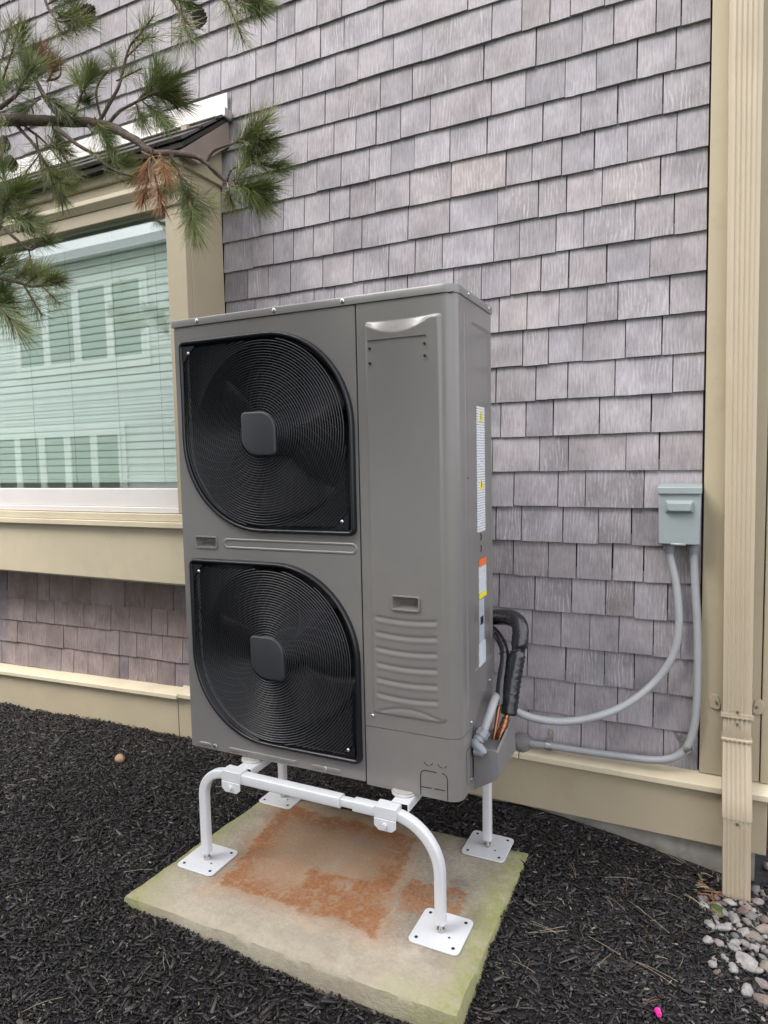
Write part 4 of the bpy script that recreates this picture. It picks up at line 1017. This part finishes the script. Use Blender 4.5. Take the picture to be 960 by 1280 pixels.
def tuft(p, d, kind, s=1.0, lab_=None):
    me = TD if kind == 'd' else TM[kind]; o = bpy.data.objects.new('needle_tuft', me); COL.objects.link(o); o.parent = pine
    o.location = Vector(p)-pine.location; o.rotation_mode = 'QUATERNION'; o.rotation_quaternion = Vector(d).normalized().to_track_quat('Z', 'Y') @ Matrix.Rotation(rt_.uniform(0, 6.28), 3, 'Z').to_quaternion()
    s *= TS; o.scale = (s, s, s*rt_.uniform(.9, 1.15))
    if kind == 'd': o['label'] = 'tuft of dead orange brown needles'
    return o
def limb(pts, r0_, r1_, sub_=8, name='limb'):
    P = bez(pts, sub_); n = len(P)
    P = [p+Vector((noise.noise((p.x*14, p.y*14, 1)), noise.noise((p.x*14, p.z*14, 2)), noise.noise((p.z*14, p.x*14, 3))))*.006 for p in P]
    pp(MB().tube(P, 1, 8, (0, 1, .1), False, [(r0_+(r1_-r0_)*i/(n-1))*(1+.15*noise.noise((i*.9, r0_*900, 0))) for i in range(n)]), name, M['bark'], smooth=60); return P
PY = -1.12; TS = .84
mainl = limb([(-2.9, -1.5, 2.28), (-2.45, -1.35, 2.36), at(-50, 152, -1.2), at(20, 150, -1.15), at(80, 152, PY), at(130, 156, PY), at(165, 172, PY), at(190, 190, PY), at(235, 192, PY+.03), at(258, 203, PY+.05), at(283, 226, PY+.06)], .0195, .004, 8)
def sprig(pxs, tufts, r0_=.0045, r1_=.002, Y0=PY, Y1=None):
    Y1 = Y0 if Y1 is None else Y1; n = len(pxs)
    P = [at(a, b, Y0+(Y1-Y0)*i/max(1, n-1)) for i, (a, b) in enumerate(pxs)]
    if n > 1: limb(P, r0_, r1_, 6, 'twig')
    for (tx, ty, dx, dy, kind, s) in tufts:
        Yt = Y1+rt_.uniform(-.05, .05); p = at(tx, ty, Yt); q = at(tx+dx*10, ty+dy*10, Yt+rt_.uniform(-.02, .02))
        tuft(p, q-p, kind, s)
sprig([(258, 203), (268, 188), (290, 178), (312, 172)], [(290, 180, 3, -1.5, 1, .8), (305, 176, 2, -2, 2, .85), (312, 174, 3, .3, 0, .8), (300, 185, 2, 1, 1, .8)], .004, .002, PY+.05)
sprig([(262, 208), (275, 222), (292, 232), (308, 236)], [(290, 228, 3, 1, 0, .9), (300, 232, 2, 2, 0, .9), (308, 236, 3, -.5, 0, .9), (296, 225, 1, -2, 1, .75), (308, 232, 2, 1.5, 1, .9), (285, 232, .5, 3, 2, .7)], .004, .002, PY+.06)
sprig([(283, 226), (290, 212), (306, 205), (320, 205)], [(306, 206, 2, -1.5, 2, .85), (318, 204, 3, .5, 0, .75)], .003, .002, PY+.06)
sprig([(212, 191), (222, 208), (230, 235), (238, 260)], [(216, 196, -.5, 3, 0, .85), (222, 212, 1, 3, 0, .9), (230, 235, 1, 2.5, 0, .9), (238, 256, .5, 3, 0, .85), (232, 240, 2.5, 1.5, 3, .9)], .0035, .002, PY, PY+.05)
sprig([(178, 190), (190, 196), (196, 205)], [(190, 190, -.9, 3, 'd', 1.0), (200, 192, .9, 3, 'd', .95), (187, 220, -.9, 3, 'd', 1.0), (194, 222, .7, 3, 'd', .95), (178, 200, -1, 2.5, 1, .55)], .003, .002, PY-.03)
sprig([(128, 158), (122, 130), (122, 108), (137, 88)], [(137, 90, .6, -2.5, 3, .6)], .0035, .002)
sprig([(118, 160), (140, 125), (152, 95), (160, 62), (172, 45)], [(152, 95, -1, -2, 3, .7), (158, 72, 2, -2, 3, .8), (168, 52, 1.5, -2, 3, .85), (170, 50, 3, -.5, 3, .7), (148, 100, 2, -1, 3, .7)], .005, .002)
sprig([(130, 158), (150, 140), (175, 125), (200, 115)], [(172, 126, 2, -2, 0, .9), (182, 120, 2.5, -.5, 0, .95), (192, 118, 3, .8, 0, .9), (186, 116, 1, -3, 1, .85), (170, 130, 1, 2.5, 0, .8), (200, 112, 2, -1.5, 2, .7), (180, 128, 2, 2, 0, .8), (190, 135, 2, 2.5, 1, .7)], .005, .002)
sprig([(70, 160), (95, 178), (125, 200), (150, 214), (172, 222)], [(110, 190, 1.5, .3, 3, .5), (140, 205, 2.5, -.6, 1, .6), (130, 212, 2.5, .7, 3, .7)], .006, .0015, PY-.04)
sprig([(80, 150), (60, 128), (45, 100), (26, 70), (25, 52)], [(26, 72, .3, -3, 1, .75), (30, 80, 2, -2, 2, .8), (45, 98, 2, -2, 2, .85), (40, 110, -2, -2, 1, .8), (24, 62, -.3, -3, 3, .7), (52, 92, .2, -3, 'd', .85), (60, 100, 1.5, -2.5, 'd', .8), (48, 125, -1.5, 1, 0, .85), (55, 118, 2, 1.5, 0, .9)], .008, .002, PY-.03)
sprig([(90, 152), (98, 130), (108, 105)], [(100, 120, 1.5, -2.5, 0, .8), (106, 108, .3, -3, 1, .8), (104, 112, -1.5, -2, 2, .75), (96, 128, 2, -.3, 0, .7)], .004, .002)
sprig([(60, 100), (75, 92), (76, 72)], [], .003, .0015, PY-.03)
sprig([(0, 135), (20, 118), (35, 108)], [(8, 130, -1, -2, 1, .9), (20, 120, 1, -2, 0, .9), (15, 112, -2, -1.5, 0, .9), (12, 150, -2, 1, 2, .8), (5, 95, 1, -3, 3, .9), (2, 75, .8, -3, 3, .9)], .006, .002, PY-.1)
sprig([(110, 156), (115, 165)], [(62, 148, 1, 2.5, 0, .65), (120, 150, 1, 2, 0, .75), (112, 158, 2, .8, 0, .7)], .004, .002, PY-.05)
sprig([(20, 152), (45, 185), (60, 212), (74, 235), (80, 268)], [(52, 200, 1.5, 2, 2, .75), (60, 215, 2, 1.5, 0, .75), (66, 222, 1, 2.5, 1, .8), (48, 195, -1.5, 2, 3, .8), (70, 180, 2, 1.5, 3, .8), (62, 172, 1.5, 2, 3, .85), (72, 228, 2.5, .5, 2, .6)], .005, .0015, PY-.02)
sprig([(30, 155), (55, 178), (75, 200)], [(75, 200, 1.5, 1.5, 3, .8), (58, 182, 2, .5, 3, .9), (45, 170, .5, 3, 3, .9)], .004, .002, PY)
sprig([(-40, 250), (-10, 275), (20, 300), (38, 312), (50, 303)], [(-8, 262, 2, -1, 0, .95), (5, 255, 2, -2, 1, .95), (12, 272, 2.5, .3, 0, .9), (24, 290, 3, -.8, 2, .8), (36, 310, 3, -1.5, 3, .8), (0, 285, .5, -2, 0, .9), (36, 310, .5, 3, 3, .75), (8, 240, -.5, -3, 0, .9), (46, 304, 3, -.8, 1, .6)], .006, .002, PY-.12, PY-.1)
sprig([(-40, 330), (-5, 345), (30, 355), (60, 357), (78, 352)], [(0, 344, 2, -2, 2, .8), (18, 350, 2.5, -2, 2, .85), (34, 354, 2.5, -2, 2, .8), (50, 357, 2.5, -1.5, 1, .7), (66, 354, 3, -.5, 2, .6), (30, 357, 1.5, 2.5, 3, .95), (12, 352, .5, 3, 3, .95), (52, 357, 2, 2, 3, .7), (-6, 345, 1, -2.5, 1, .8)], .006, .002, PY-.15, PY-.12)
sprig([(-40, 372), (-5, 378)], [(-12, 374, 2.5, .8, 0, .95), (-8, 378, 2, 2, 0, .95), (-14, 370, 3, -1, 0, .8)], .005, .003, PY-.18)
sprig([(50, -25), (60, 8), (72, 24), (92, 24)], [(62, 12, 2, .8, 1, .8), (74, 22, 2.5, -1, 1, .8), (88, 24, 2.5, .6, 2, .7), (66, 18, 1, 2.5, 3, .9), (80, 22, 1.5, 2, 3, .8), (60, 5, 2, -1, 0, .8)], .004, .002, PY-.05)
sprig([(195, -40), (212, -8), (226, 18), (236, 32)], [(222, 8, 1, 2.5, 3, .9), (226, 18, 1.5, 2, 3, .9), (214, -4, 2.5, 1.2, 0, .7), (230, 20, -.4, 3, 3, .8)], .004, .002, PY)
sprig([(230, -40), (262, -8), (290, -2), (318, 2)], [(270, -6, 2, 1.5, 3, .8), (292, -2, 2.5, 1, 1, .8), (300, -2, 2.5, 1.8, 2, .75), (310, 0, 3, .8, 0, .7), (282, -4, 1, 2.5, 3, .8)], .004, .002, PY)
TS = 1.0
# rest of the crown, out of the picture to the left and above
rl = random.Random(5)
for i in range(20):
    h = 1.7+2.6*i/19; a = i*2.4; b_ = Vector((-2.93, -1.55, h)); ln_ = (1.25-.2*(h-1.6))*rl.uniform(.8, 1.1)
    d = Vector((math.cos(a), math.sin(a), rl.uniform(-.05, .3))).normalized(); e = b_+d*ln_
    x_, y_, z_ = px(e)
    if z_ > 0 and x_ > -260 and y_ > -700: continue
    if e.y > -.75: continue
    limb([b_, b_+d*ln_*.5+Vector((0, 0, .06)), e], .02, .005, 4)
    for q in range(14):
        t = .35+.65*rl.random(); p = b_+d*ln_*t+Vector((rl.gauss(0, .13), rl.gauss(0, .13), rl.gauss(.04, .08)))
        dd = (d+Vector((rl.gauss(0, .6), rl.gauss(0, .6), rl.uniform(-.2, .8)))).normalized(); tuft(p, dd, rl.choice((0, 0, 1, 2)), rl.uniform(1.0, 1.4))
# cones on the tree
def cone_mesh():
    V = []; F = []
    for k in range(9):
        z_ = .05*k/8; r_ = .018*math.sin(math.pi*(.12+.83*k/8))+.002; n = 8
        for q in range(n):
            a = 2*math.pi*(q+(k % 2)*.5)/n; c = Vector((math.cos(a), math.sin(a), 0)); t = Vector((-math.sin(a), math.cos(a), 0)); b = Vector((0, 0, z_)); o = len(V)
            V += [b+c*r_*.45, b+c*r_+t*r_*.4+Vector((0, 0, .004)), b+c*r_*1.2+Vector((0, 0, .009)), b+c*r_-t*r_*.4+Vector((0, 0, .004)), b+c*r_*.8+Vector((0, 0, -.002))]
            F += [(o, o+1, o+2, o+3), (o, o+4, o+1), (o+4, o+2, o+1), (o+4, o+3, o+2), (o+4, o, o+3)]
    me = bpy.data.meshes.new('pine_cone'); me.from_pydata([tuple(v) for v in V], [], F); me.update(); me.materials.append(M['cone']); return me
CM = cone_mesh()
for p, d in ((at(12, 195, PY-.02), (0.2, 0, -1)), (at(247, 34, PY), (.2, .1, 1)), (at(6, 170, PY-.05), (-.3, 0, -1)), (at(103, 22, PY), (1, 0, .3))):
    o = bpy.data.objects.new('pine_cone', CM); COL.objects.link(o); o.parent = pine; o.location = p-pine.location; o.rotation_mode = 'QUATERNION'; o.rotation_quaternion = Vector(d).to_track_quat('Z', 'Y'); o.scale = (.8, .8, .8)

# ------------------------------------------------------------------ mulch, stones, litter
def in_pad(x, y, m=0): return PX0+.045*(y-PY0)/(PY1-PY0)-m < x < PX1+m and PY0-m < y < PY1+m
n_c = 300000; cx_ = rng.uniform(-4.3, 1.5, n_c); cy_ = rng.uniform(-2.6, -.005, n_c)
V = np.zeros((n_c*8, 3), np.float32); Cc = np.zeros((n_c*8, 4), np.float32); Fl = []
unit = np.array([(x, y, z) for z in (-1, 1) for y in (-1, 1) for x in (-1, 1)], np.float32)
qf = np.array([(0, 2, 3, 1), (4, 5, 7, 6), (0, 1, 5, 4), (2, 6, 7, 3), (0, 4, 6, 2), (1, 3, 7, 5)])
k = 0
for i in range(n_c):
    x, y = float(cx_[i]), float(cy_[i])
    if in_pad(x, y, -.006): continue
    if y > -.04 and x < .2: continue
    z = gz(x, y); a = px((x, y, z))
    if a[2] < .2 or not (-60 < a[0] < 1020 and a[1] < 1345): 
        if i % 4: continue
    ln_ = min(.026, rng.lognormal(-5.25, .6)); wd = ln_*rng.uniform(.10, .34)
    if rng.random() < .025: ln_ = rng.uniform(.018, .034); wd = rng.uniform(.0012, .0026); th = rng.uniform(.0008, .0028)
    yaw = rng.uniform(0, 6.283); pit = rng.normal(0, .24); rol = rng.normal(0, .34)
    c1, s1, c2, s2, c3, s3 = math.cos(yaw), math.sin(yaw), math.cos(pit), math.sin(pit), math.cos(rol), math.sin(rol)
    Rm = np.array([[c1*c2, c1*s2*s3-s1*c3, c1*s2*c3+s1*s3], [s1*c2, s1*s2*s3+c1*c3, s1*s2*c3-c1*s3], [-s2, c2*s3, c2*c3]], np.float32)
    u = unit*np.array((ln_, wd, th), np.float32); u[unit[:, 0] > 0] *= np.array((1, rng.uniform(.2, .9), rng.uniform(.5, 1)), np.float32)
    u[:, 1] += rng.uniform(-.25, .25)*wd*(u[:, 0]/ln_)**2
    edge = 0
    if in_pad(x, y, .10): edge = .005
    V[k*8:k*8+8] = u@Rm.T+np.array((x, y, z+.003+abs(rng.normal(0, .0045))+edge*rng.random()), np.float32)
    q = rng.random(); b = rng.lognormal(-4.6, .85)
    col = (b*1.12, b*.94, b*.88)
    if q < .04: b = rng.uniform(.08, .28); col = (b, b*.82, b*.6)
    elif q < .035: b = rng.uniform(.06, .16); col = (b, b*.5, b*.25)
    elif q < .09: b = rng.uniform(.04, .10); col = (b, b*.97, b*.98)
    if ln_ > .009: col = (min(col[0], .07), min(col[1], .065), min(col[2], .065))
    Cc[k*8:k*8+8] = (*col, 1); k += 1
V = V[:k*8]; Cc = Cc[:k*8]
Fa = (qf[None]+(np.arange(k)*8)[:, None, None]).reshape(-1, 4)
me = bpy.data.meshes.new('mulch'); me.vertices.add(len(V)); me.vertices.foreach_set('co', V.ravel()); me.loops.add(Fa.size); me.loops.foreach_set('vertex_index', Fa.ravel().astype(np.int32))
me.polygons.add(len(Fa)); me.polygons.foreach_set('loop_start', np.arange(0, Fa.size, 4, dtype=np.int32)); me.update(calc_edges=True)
ca = me.color_attributes.new('Col', 'FLOAT_COLOR', 'POINT'); ca.data.foreach_set('color', Cc.ravel())
tag(mkobj('mulch', me, M['chips']), 'shredded black bark mulch covering the bed', 'mulch', kind='stuff'); print('chips', k)

# stones
def stone_mesh(seed, flat):
    bm = bmesh.new(); bmesh.ops.create_icosphere(bm, subdivisions=2, radius=1)
    for v in bm.verts:
        c = v.co.copy(); d = 1+.28*noise.noise((c.x*1.3+seed*7, c.y*1.3, c.z*1.3))+.1*noise.noise((c.x*3+seed, c.y*3, c.z*3)); v.co = c*d
        v.co.z *= flat
        for (a, b, q, lim) in ((.8, .5, .3, .72), (-.5, .7, .5, .7), (.1, -.9, .4, .68)):
            nn = Vector((a, b, q)).normalized(); s_ = v.co.dot(nn)
            if s_ > lim: v.co -= nn*(s_-lim)*.8
    me = bpy.data.meshes.new('stone'); bm.to_mesh(me); bm.free(); me.materials.append(M['pebble'])
    for p in me.polygons: p.use_smooth = True
    me.set_sharp_from_angle(angle=R(38)); return me
ST = [stone_mesh(i, f) for i, f in enumerate((.7, .6, .85, .55, .75, .65))]
SC0 = {'white': (.47, .44, .41), 'pale': (.36, .33, .31), 'grey': (.22, .22, .23), 'tan': (.34, .26, .19), 'pink': (.34, .25, .22), 'brown': (.24, .155, .115), 'rust': (.28, .13, .085)}
SC = {k_: tuple((v*.6+sum(c)/3*.4)*1.06 for v in c) for k_, c in SC0.items()}
rs = random.Random(12)
def stone(x, y, s, c, lab_, grp=None, asp=1.3, rot=None, sink=.25):
    o = bpy.data.objects.new('stone', ST[rs.randrange(6)]); COL.objects.link(o)
    o.scale = (s*asp, s, s*rs.uniform(.8, 1)); o.rotation_euler = (rs.gauss(0, .25), rs.gauss(0, .25), rs.uniform(0, 6.28) if rot is None else rot)
    o.location = (x, y, gz(x, y)+.004+s*(.55-sink)); k_ = rs.uniform(.62, .95); o.color = (*[v*k_ for v in SC[c]], 1); tag(o, lab_, 'stone', grp)
    return o
big = [(932, 1203, .034, 'pale', 'large pale wedge shaped stone lying in the mulch below the downspout stones', 1.25), (913, 1128, .022, 'white', 'white rounded stone at the left foot of the downspout', 1.4),
 (931, 1131, .022, 'tan', 'greyish tan stone under the right foot of the downspout', 1.3), (930, 1139, .019, 'rust', 'reddish brown stone just below the downspout foot', 1.5), (901, 1160, .022, 'white', 'bright white flat stone at the left edge of the stones', 1.5),
 (941, 1146, .024, 'grey', 'blue grey oval stone right of the reddish stone', 1.3), (947, 1127, .020, 'pink', 'pinkish angular stone right of the downspout foot', 1.3), (877, 1124, .017, 'grey', 'grey stone left of the downspout among dead needles', 1.2), (880, 1133, .018, 'white', 'whitish stone left of the downspout below the grey one', 1.3),
 (918, 1148, .021, 'pale', 'cream stone in the middle of the stones below the downspout', 1.4), (955, 1162, .022, 'tan', 'tan stone at the right edge below the downspout', 1.6), (943, 1172, .024, 'tan', 'speckled brown stone at the lower edge of the stones', 1.4),
 (934, 1238, .020, 'white', 'white stone on the mulch near the lower right corner', 1.5), (953, 1230, .020, 'pink', 'pink stone at the right edge near the lower corner', 1.3), (955, 1252, .024, 'brown', 'brown oval stone in the lower right corner', 1.4), (917, 1209, .018, 'white', 'white chipped stone left of the large wedge stone', 1.4),
 (945, 1212, .019, 'pale', 'pale stone right of the large wedge stone', 1.3), (958, 1208, .022, 'tan', 'orange tan stone at the right edge beside the wedge stone', 1.2), (907, 1142, .018, 'grey', 'grey stone between the moss and the cream stone', 1.3), (893, 1152, .016, 'tan', 'small tan stone above the bright white flat stone', 1.4), (906, 1197, .013, 'pale', 'small pale stone left of the wedge stone by dry needles', 1.3),
 (838, 1062, .012, 'white', 'small white stone in the mulch against the foundation', 1.3)]
taken = []
for (a, b, s, c, lb, asp) in big:
    p = atz(a, b, -.14); p = atz(a, b, gz(p.x, p.y)+.01); stone(p.x, p.y, s*.86, c, lb, None, asp); taken.append((p.x, p.y, s))
tries = 0; cnt = 0
while cnt < 130 and tries < 4000:
    tries += 1
    if cnt < 70: a, b = rs.gauss(935, 28), rs.gauss(1148, 22)
    elif cnt < 100: a, b = rs.uniform(915, 1010), rs.uniform(1060, 1120)
    else: a, b = rs.uniform(890, 990), rs.uniform(1150, 1290)
    p = atz(a, b, -.14); p = atz(a, b, gz(p.x, p.y)+.005)
    if p.y > -.05 and p.x < .22 : continue
    if a < 884 or (abs(p.x-.117) < .05 and p.y > -.15): continue
    s = rs.uniform(.007, .017) if cnt < 100 else rs.uniform(.004, .010)
    if any((p.x-u)**2+(p.y-v)**2 < (.75*(s+w2))**2 for u, v, w2 in taken): continue
    taken.append((p.x, p.y, s)); cnt += 1
    stone(p.x, p.y, s, rs.choice(('white', 'pale', 'grey', 'tan', 'pink', 'grey', 'pale', 'brown')), 'small rounded pebble among the drainage stones around the downspout', 'drainage pebbles', rs.uniform(1, 1.5), None, .2)
# moss patch
m = MB(); p = atz(896, 1138, -.13); lps = []
for q in range(5):
    r_ = .03*(1-(q/5)**2); lps.append([(p.x+r_*math.cos(t)*(1+.3*noise.noise((math.cos(t)*2, math.sin(t)*2, q))), p.y+r_*math.sin(t), gz(p.x, p.y)+.002+.004*q) for t in [6.283*i/18 for i in range(18)]])
m.loft(lps, True, True, True); M['moss'] = mat('moss', (.05, .075, .015), .9, .4, 90, bump=1, bscale=300)
tag(m.build('moss', M['moss'], smooth=60), 'dark green moss cushion left of the drainage stones', 'moss')
# dry needles and straws
def straw(a, b, ang, ln_, m_, lab_, grp, r_=.0011, bend=.15, dz=.009, two=True):
    p = atz(a, b, -.09); p = atz(a, b, gz(p.x, p.y)+dz); mm = MB()
    for k_ in ((0, .16) if two else (0,)):
        d = Vector((math.cos(ang+k_), math.sin(ang+k_), 0)); nn = Vector((-d.y, d.x, 0)); P = []
        for i in range(8):
            t = i/7; q = p+d*ln_*t+nn*ln_*bend*t*t; P.append((q.x, q.y, max(q.z, gz(q.x, q.y)+dz)+.004*math.sin(3*t)))
        mm.tube(P, r_, 4, (0, 0, 1))
    o = mm.build('fallen_needle', m_); tag(o, lab_, 'pine needle', grp); return o
named = [(754, 1097, .35, .10, 'long dry straw lying on the mulch right of the back foot plate'), (785, 1125, -.75, .16, 'long pale straw pointing down the mulch in the middle right'), (820, 1062, -.5, .10, 'pair of dry needles by the foundation'),
 (790, 1200, -.4, .12, 'forked dry needle in the mulch low on the right'), (660, 1166, .3, .11, 'forked dry needle right of the pad edge'), (205, 1185, -.9, .09, 'forked dry needle in the mulch left of the pad front'), (22, 1268, 1.1, .10, 'long pale straw standing out at the lower left'),
 (155, 1090, .5, .09, 'thin straw by the left pad corner'), (735, 1170, -.5, .10, 'dry needle in the mulch below the long straw'), (872, 1085, 1.3, .08, 'straw leaning at the foundation near the downspout'), (40, 958, .1, .06, 'short straw in the mulch by the cone')]
for a, b, g_, ln_, lb in named: straw(a, b, g_, ln_, M['straw'], lb, None, .0007, rs.uniform(-.2, .2), .009, 'forked' in lb or 'pair' in lb)
for i in range(26):
    a, b = rs.uniform(640, 900), rs.uniform(1050, 1275)
    if i > 18: a, b = rs.uniform(10, 200), rs.uniform(960, 1270)
    if in_pad(*atz(a, b, -.06)[:2], .02): continue
    straw(a, b, rs.uniform(0, 6.28), rs.uniform(.03, .08), M['straw'] if rs.random() < .7 else M['orange_straw'], 'short dry pine needle scattered on the mulch', 'scattered dry needles', .00055, rs.uniform(-.25, .25), .011, rs.random() < .5)
for i in range(26):
    a, b = rs.gauss(888, 9), rs.gauss(1116, 9); straw(a, b, rs.uniform(0, 6.28), rs.uniform(.03, .06), M['orange_straw'] if rs.random() < .6 else M['straw'], 'rusty dead needle in the heap left of the downspout', 'needle heap at the downspout', .0009, rs.uniform(-.3, .3), rs.uniform(.006, .025), True)
# brown cone, pink cap
p = atz(150, 950, -.04); p = atz(150, 950, gz(p.x, p.y)+.012)
m = MB(); lps = []
for q in range(12):
    t = q/11; r_ = .021*math.sqrt(max(0, 1-(2*t-1)**2))*(1.1-.3*t)+.0005
    lps.append([(-.021+.05*t, r_*(1+.05*math.cos(9*a+q*math.pi))*math.cos(a), r_*.9*(1+.05*math.cos(9*a+q*math.pi))*math.sin(a)) for a in [6.283*i/18 for i in range(18)]])
m.loft(lps, True, True, True); o = m.build('fallen_cone', M['acorn'], smooth=30, loc=(p.x, p.y, gz(p.x, p.y)+.02)); o.rotation_euler = (0, .1, -.35); tag(o, 'small brown closed cone lying on the mulch below the bay window', 'cone')
p = atz(822, 1270, -.11); m = MB(); lps = []
for r_, z_ in ((.0001, .0135), (.0055, .0135), (.0068, .0125), (.0072, .002), (.0078, 0), (.0078, -.003), (.006, -.0035), (.006, .009), (.0001, .0095)): lps.append([(r_*math.cos(a), r_*math.sin(a), z_) for a in [6.283*i/18 for i in range(18)]])
m.loft(lps); o = m.build('plastic_cap', M['pink'], smooth=35, loc=(p.x, p.y, gz(p.x, p.y)+.016)); o.rotation_euler = (1.45, 0, .35); tag(o, 'small bright pink plastic cap on the mulch at the bottom right', 'cap')

# ------------------------------------------------------------------ neighbouring house behind the camera, seen mirrored in the window
OY = -6.95; VY = 6.52
M['siding'] = mat('pale_siding', (.74, .76, .76), .6, .05, 3); M['nwhite'] = mat('white_trim', (.88, .88, .88), .5, .03, 4); M['npane'] = mat('dark_pane', (.10, .15, .13), .08, .2, 3); M['nroof'] = mat('grey_roof', (.22, .22, .23), .8, .2, 8)
nh = empty('neighbour_house', (-11, OY, -.2)); tag(nh, 'pale sided neighbouring house with white framed windows mirrored in the glass', 'house')
def nh_(mbx, name, m_, par=None, **k): return bp_(mbx, name, m_, par or nh, **k)
nh_(MB().box(-17, -1.5, OY-6, OY, -.3, 5.05), 'wall', M['siding'])
for i in range(34): nh_(MB().prism([(OY+.003, -.1+.15*i), (OY+.022, -.1+.15*i), (OY+.006, .045+.15*i), (OY+.003, .045+.15*i)], -17, -1.66, 'x'), 'clapboard', M['siding'])
nh_(MB().box(-1.65, -1.48, OY-.1, OY+.03, -.2, 5.0), 'corner_board', M['nwhite'])
nh_(MB().prism([(OY+.30, 4.98), (OY-3, 5.75), (OY-6.3, 4.98), (OY-6.3, 5.12), (OY-3, 5.9), (OY+.30, 5.12)], -17.4, -1.1, 'x'), 'roof', M['nroof'])
nh_(MB().box(-17.4, -1.1, OY+.305, OY+.41, 4.95, 5.10), 'gutter', M['nwhite'])
def bank(x0, x1, z0, z1, n):
    wf = nh_(MB().box(x0-.09, x1+.09, OY+.024, OY+.05, z0-.12, z0).box(x0-.09, x1+.09, OY+.024, OY+.05, z1, z1+.12).box(x0-.09, x0, OY+.024, OY+.05, z0, z1).box(x1, x1+.09, OY+.024, OY+.05, z0, z1), 'window', M['nwhite'])
    for i in range(n):
        a = x0+(x1-x0)*i/n; b = x0+(x1-x0)*(i+1)/n
        o = MB().box(a+.09, b-.09, OY+.028, OY+.032, z0+.08, z1-.08).build('pane', M['npane'], wf); o.location = -par_loc(wf)
        o = MB().box(a, a+.09, OY+.024, OY+.06, z0, z1).box(b-.09, b, OY+.024, OY+.06, z0, z1).box(a+.09, b-.09, OY+.024, OY+.06, z0, z0+.08).box(a+.09, b-.09, OY+.024, OY+.06, z1-.08, z1).build('sash', M['nwhite'], wf); o.location = -par_loc(wf)
bank(-12.3, -8.9, 3.15, 4.62, 4); bank(-16.2, -13.2, 3.15, 4.62, 4); bank(-13.2, -9.6, .5, 1.92, 5); bank(-16.6, -14.0, .5, 1.92, 3)
bank(-6.2, -3.2, 3.15, 4.62, 4); bank(-6.2, -3.2, .5, 1.92, 4)
# unseen trees added between the houses to shade the lower wall
def leafy(name, x, y, h, rad, n, cols, label, seed):
    r_ = random.Random(seed); t = empty(name, (x, y, -.15)); tag(t, label, 'tree', 'unseen trees added between the houses for shade')
    P = bez([(x, y, -.2), (x+.05, y, h*.35), (x-.04, y+.05, h*.7), (x, y, h*.95)], 5)
    bp_(MB().tube(P, 1, 10, (1, 0, 0), False, [.09*(1-.8*i/(len(P)-1)) for i in range(len(P))]), 'trunk', M['bark'], t, smooth=60)
    cl = []
    for i in range(60):
        a = r_.uniform(0, 6.283); z_ = h*(.22+.78*r_.random()); k_ = rad*math.sin(math.pi*min(1, .12+.86*(z_/h)))*r_.uniform(.35, 1); cl.append(Vector((x+k_*math.cos(a), y+k_*math.sin(a), z_)))
    for c in cl[:14]: bp_(MB().tube([Vector((x, y, max(.3, c.z*.75))), (Vector((x, y, c.z*.8))+c)/2, c], 1, 6, (0, 0, 1), False, [.03, .02, .006]), 'limb', M['bark'], t, smooth=60)
    V = []; F = []; C = []
    for i in range(n):
        c = r_.choice(cl); p = c+Vector((r_.gauss(0, .17), r_.gauss(0, .17), r_.gauss(0, .14))); d = Vector((r_.gauss(0, 1), r_.gauss(0, 1), r_.gauss(.2, .7))).normalized(); e = d.orthogonal().normalized(); l_ = r_.uniform(.022, .045)
        o = len(V); V += [p-d*l_, p+e*l_*.45, p+d*l_, p-e*l_*.45]; F.append((o, o+1, o+2, o+3)); k_ = r_.uniform(.6, 1.3); q = r_.choice(cols); C += [(q[0]*k_, q[1]*k_, q[2]*k_, 1)]*4
    me = bpy.data.meshes.new('crown'); me.from_pydata([tuple(v) for v in V], [], F); me.update(); a = me.color_attributes.new('Col', 'FLOAT_COLOR', 'POINT'); a.data.foreach_set('color', np.array(C, dtype=np.float32).ravel())
    o = mkobj('crown', me, M['needles'], t); o.location = -par_loc(t)
GC = [(.08, .13, .045), (.12, .17, .06), (.06, .10, .04)]
leafy('added_shade_tree', -4.2, -4.9, 6.2, 1.5, 24000, GC, 'unseen leafy tree added to shade the lower wall, nearest the bay window side', 1)
leafy('added_shade_tree', -2.3, -5.1, 6.3, 1.5, 24000, GC, 'wide unseen leafy tree added behind the viewer to shade the wall', 2)
leafy('added_shade_tree', -.9, -6.1, 6.0, 1.5, 20000, GC, 'unseen leafy tree added for shade at the end of the neighbouring house', 3)
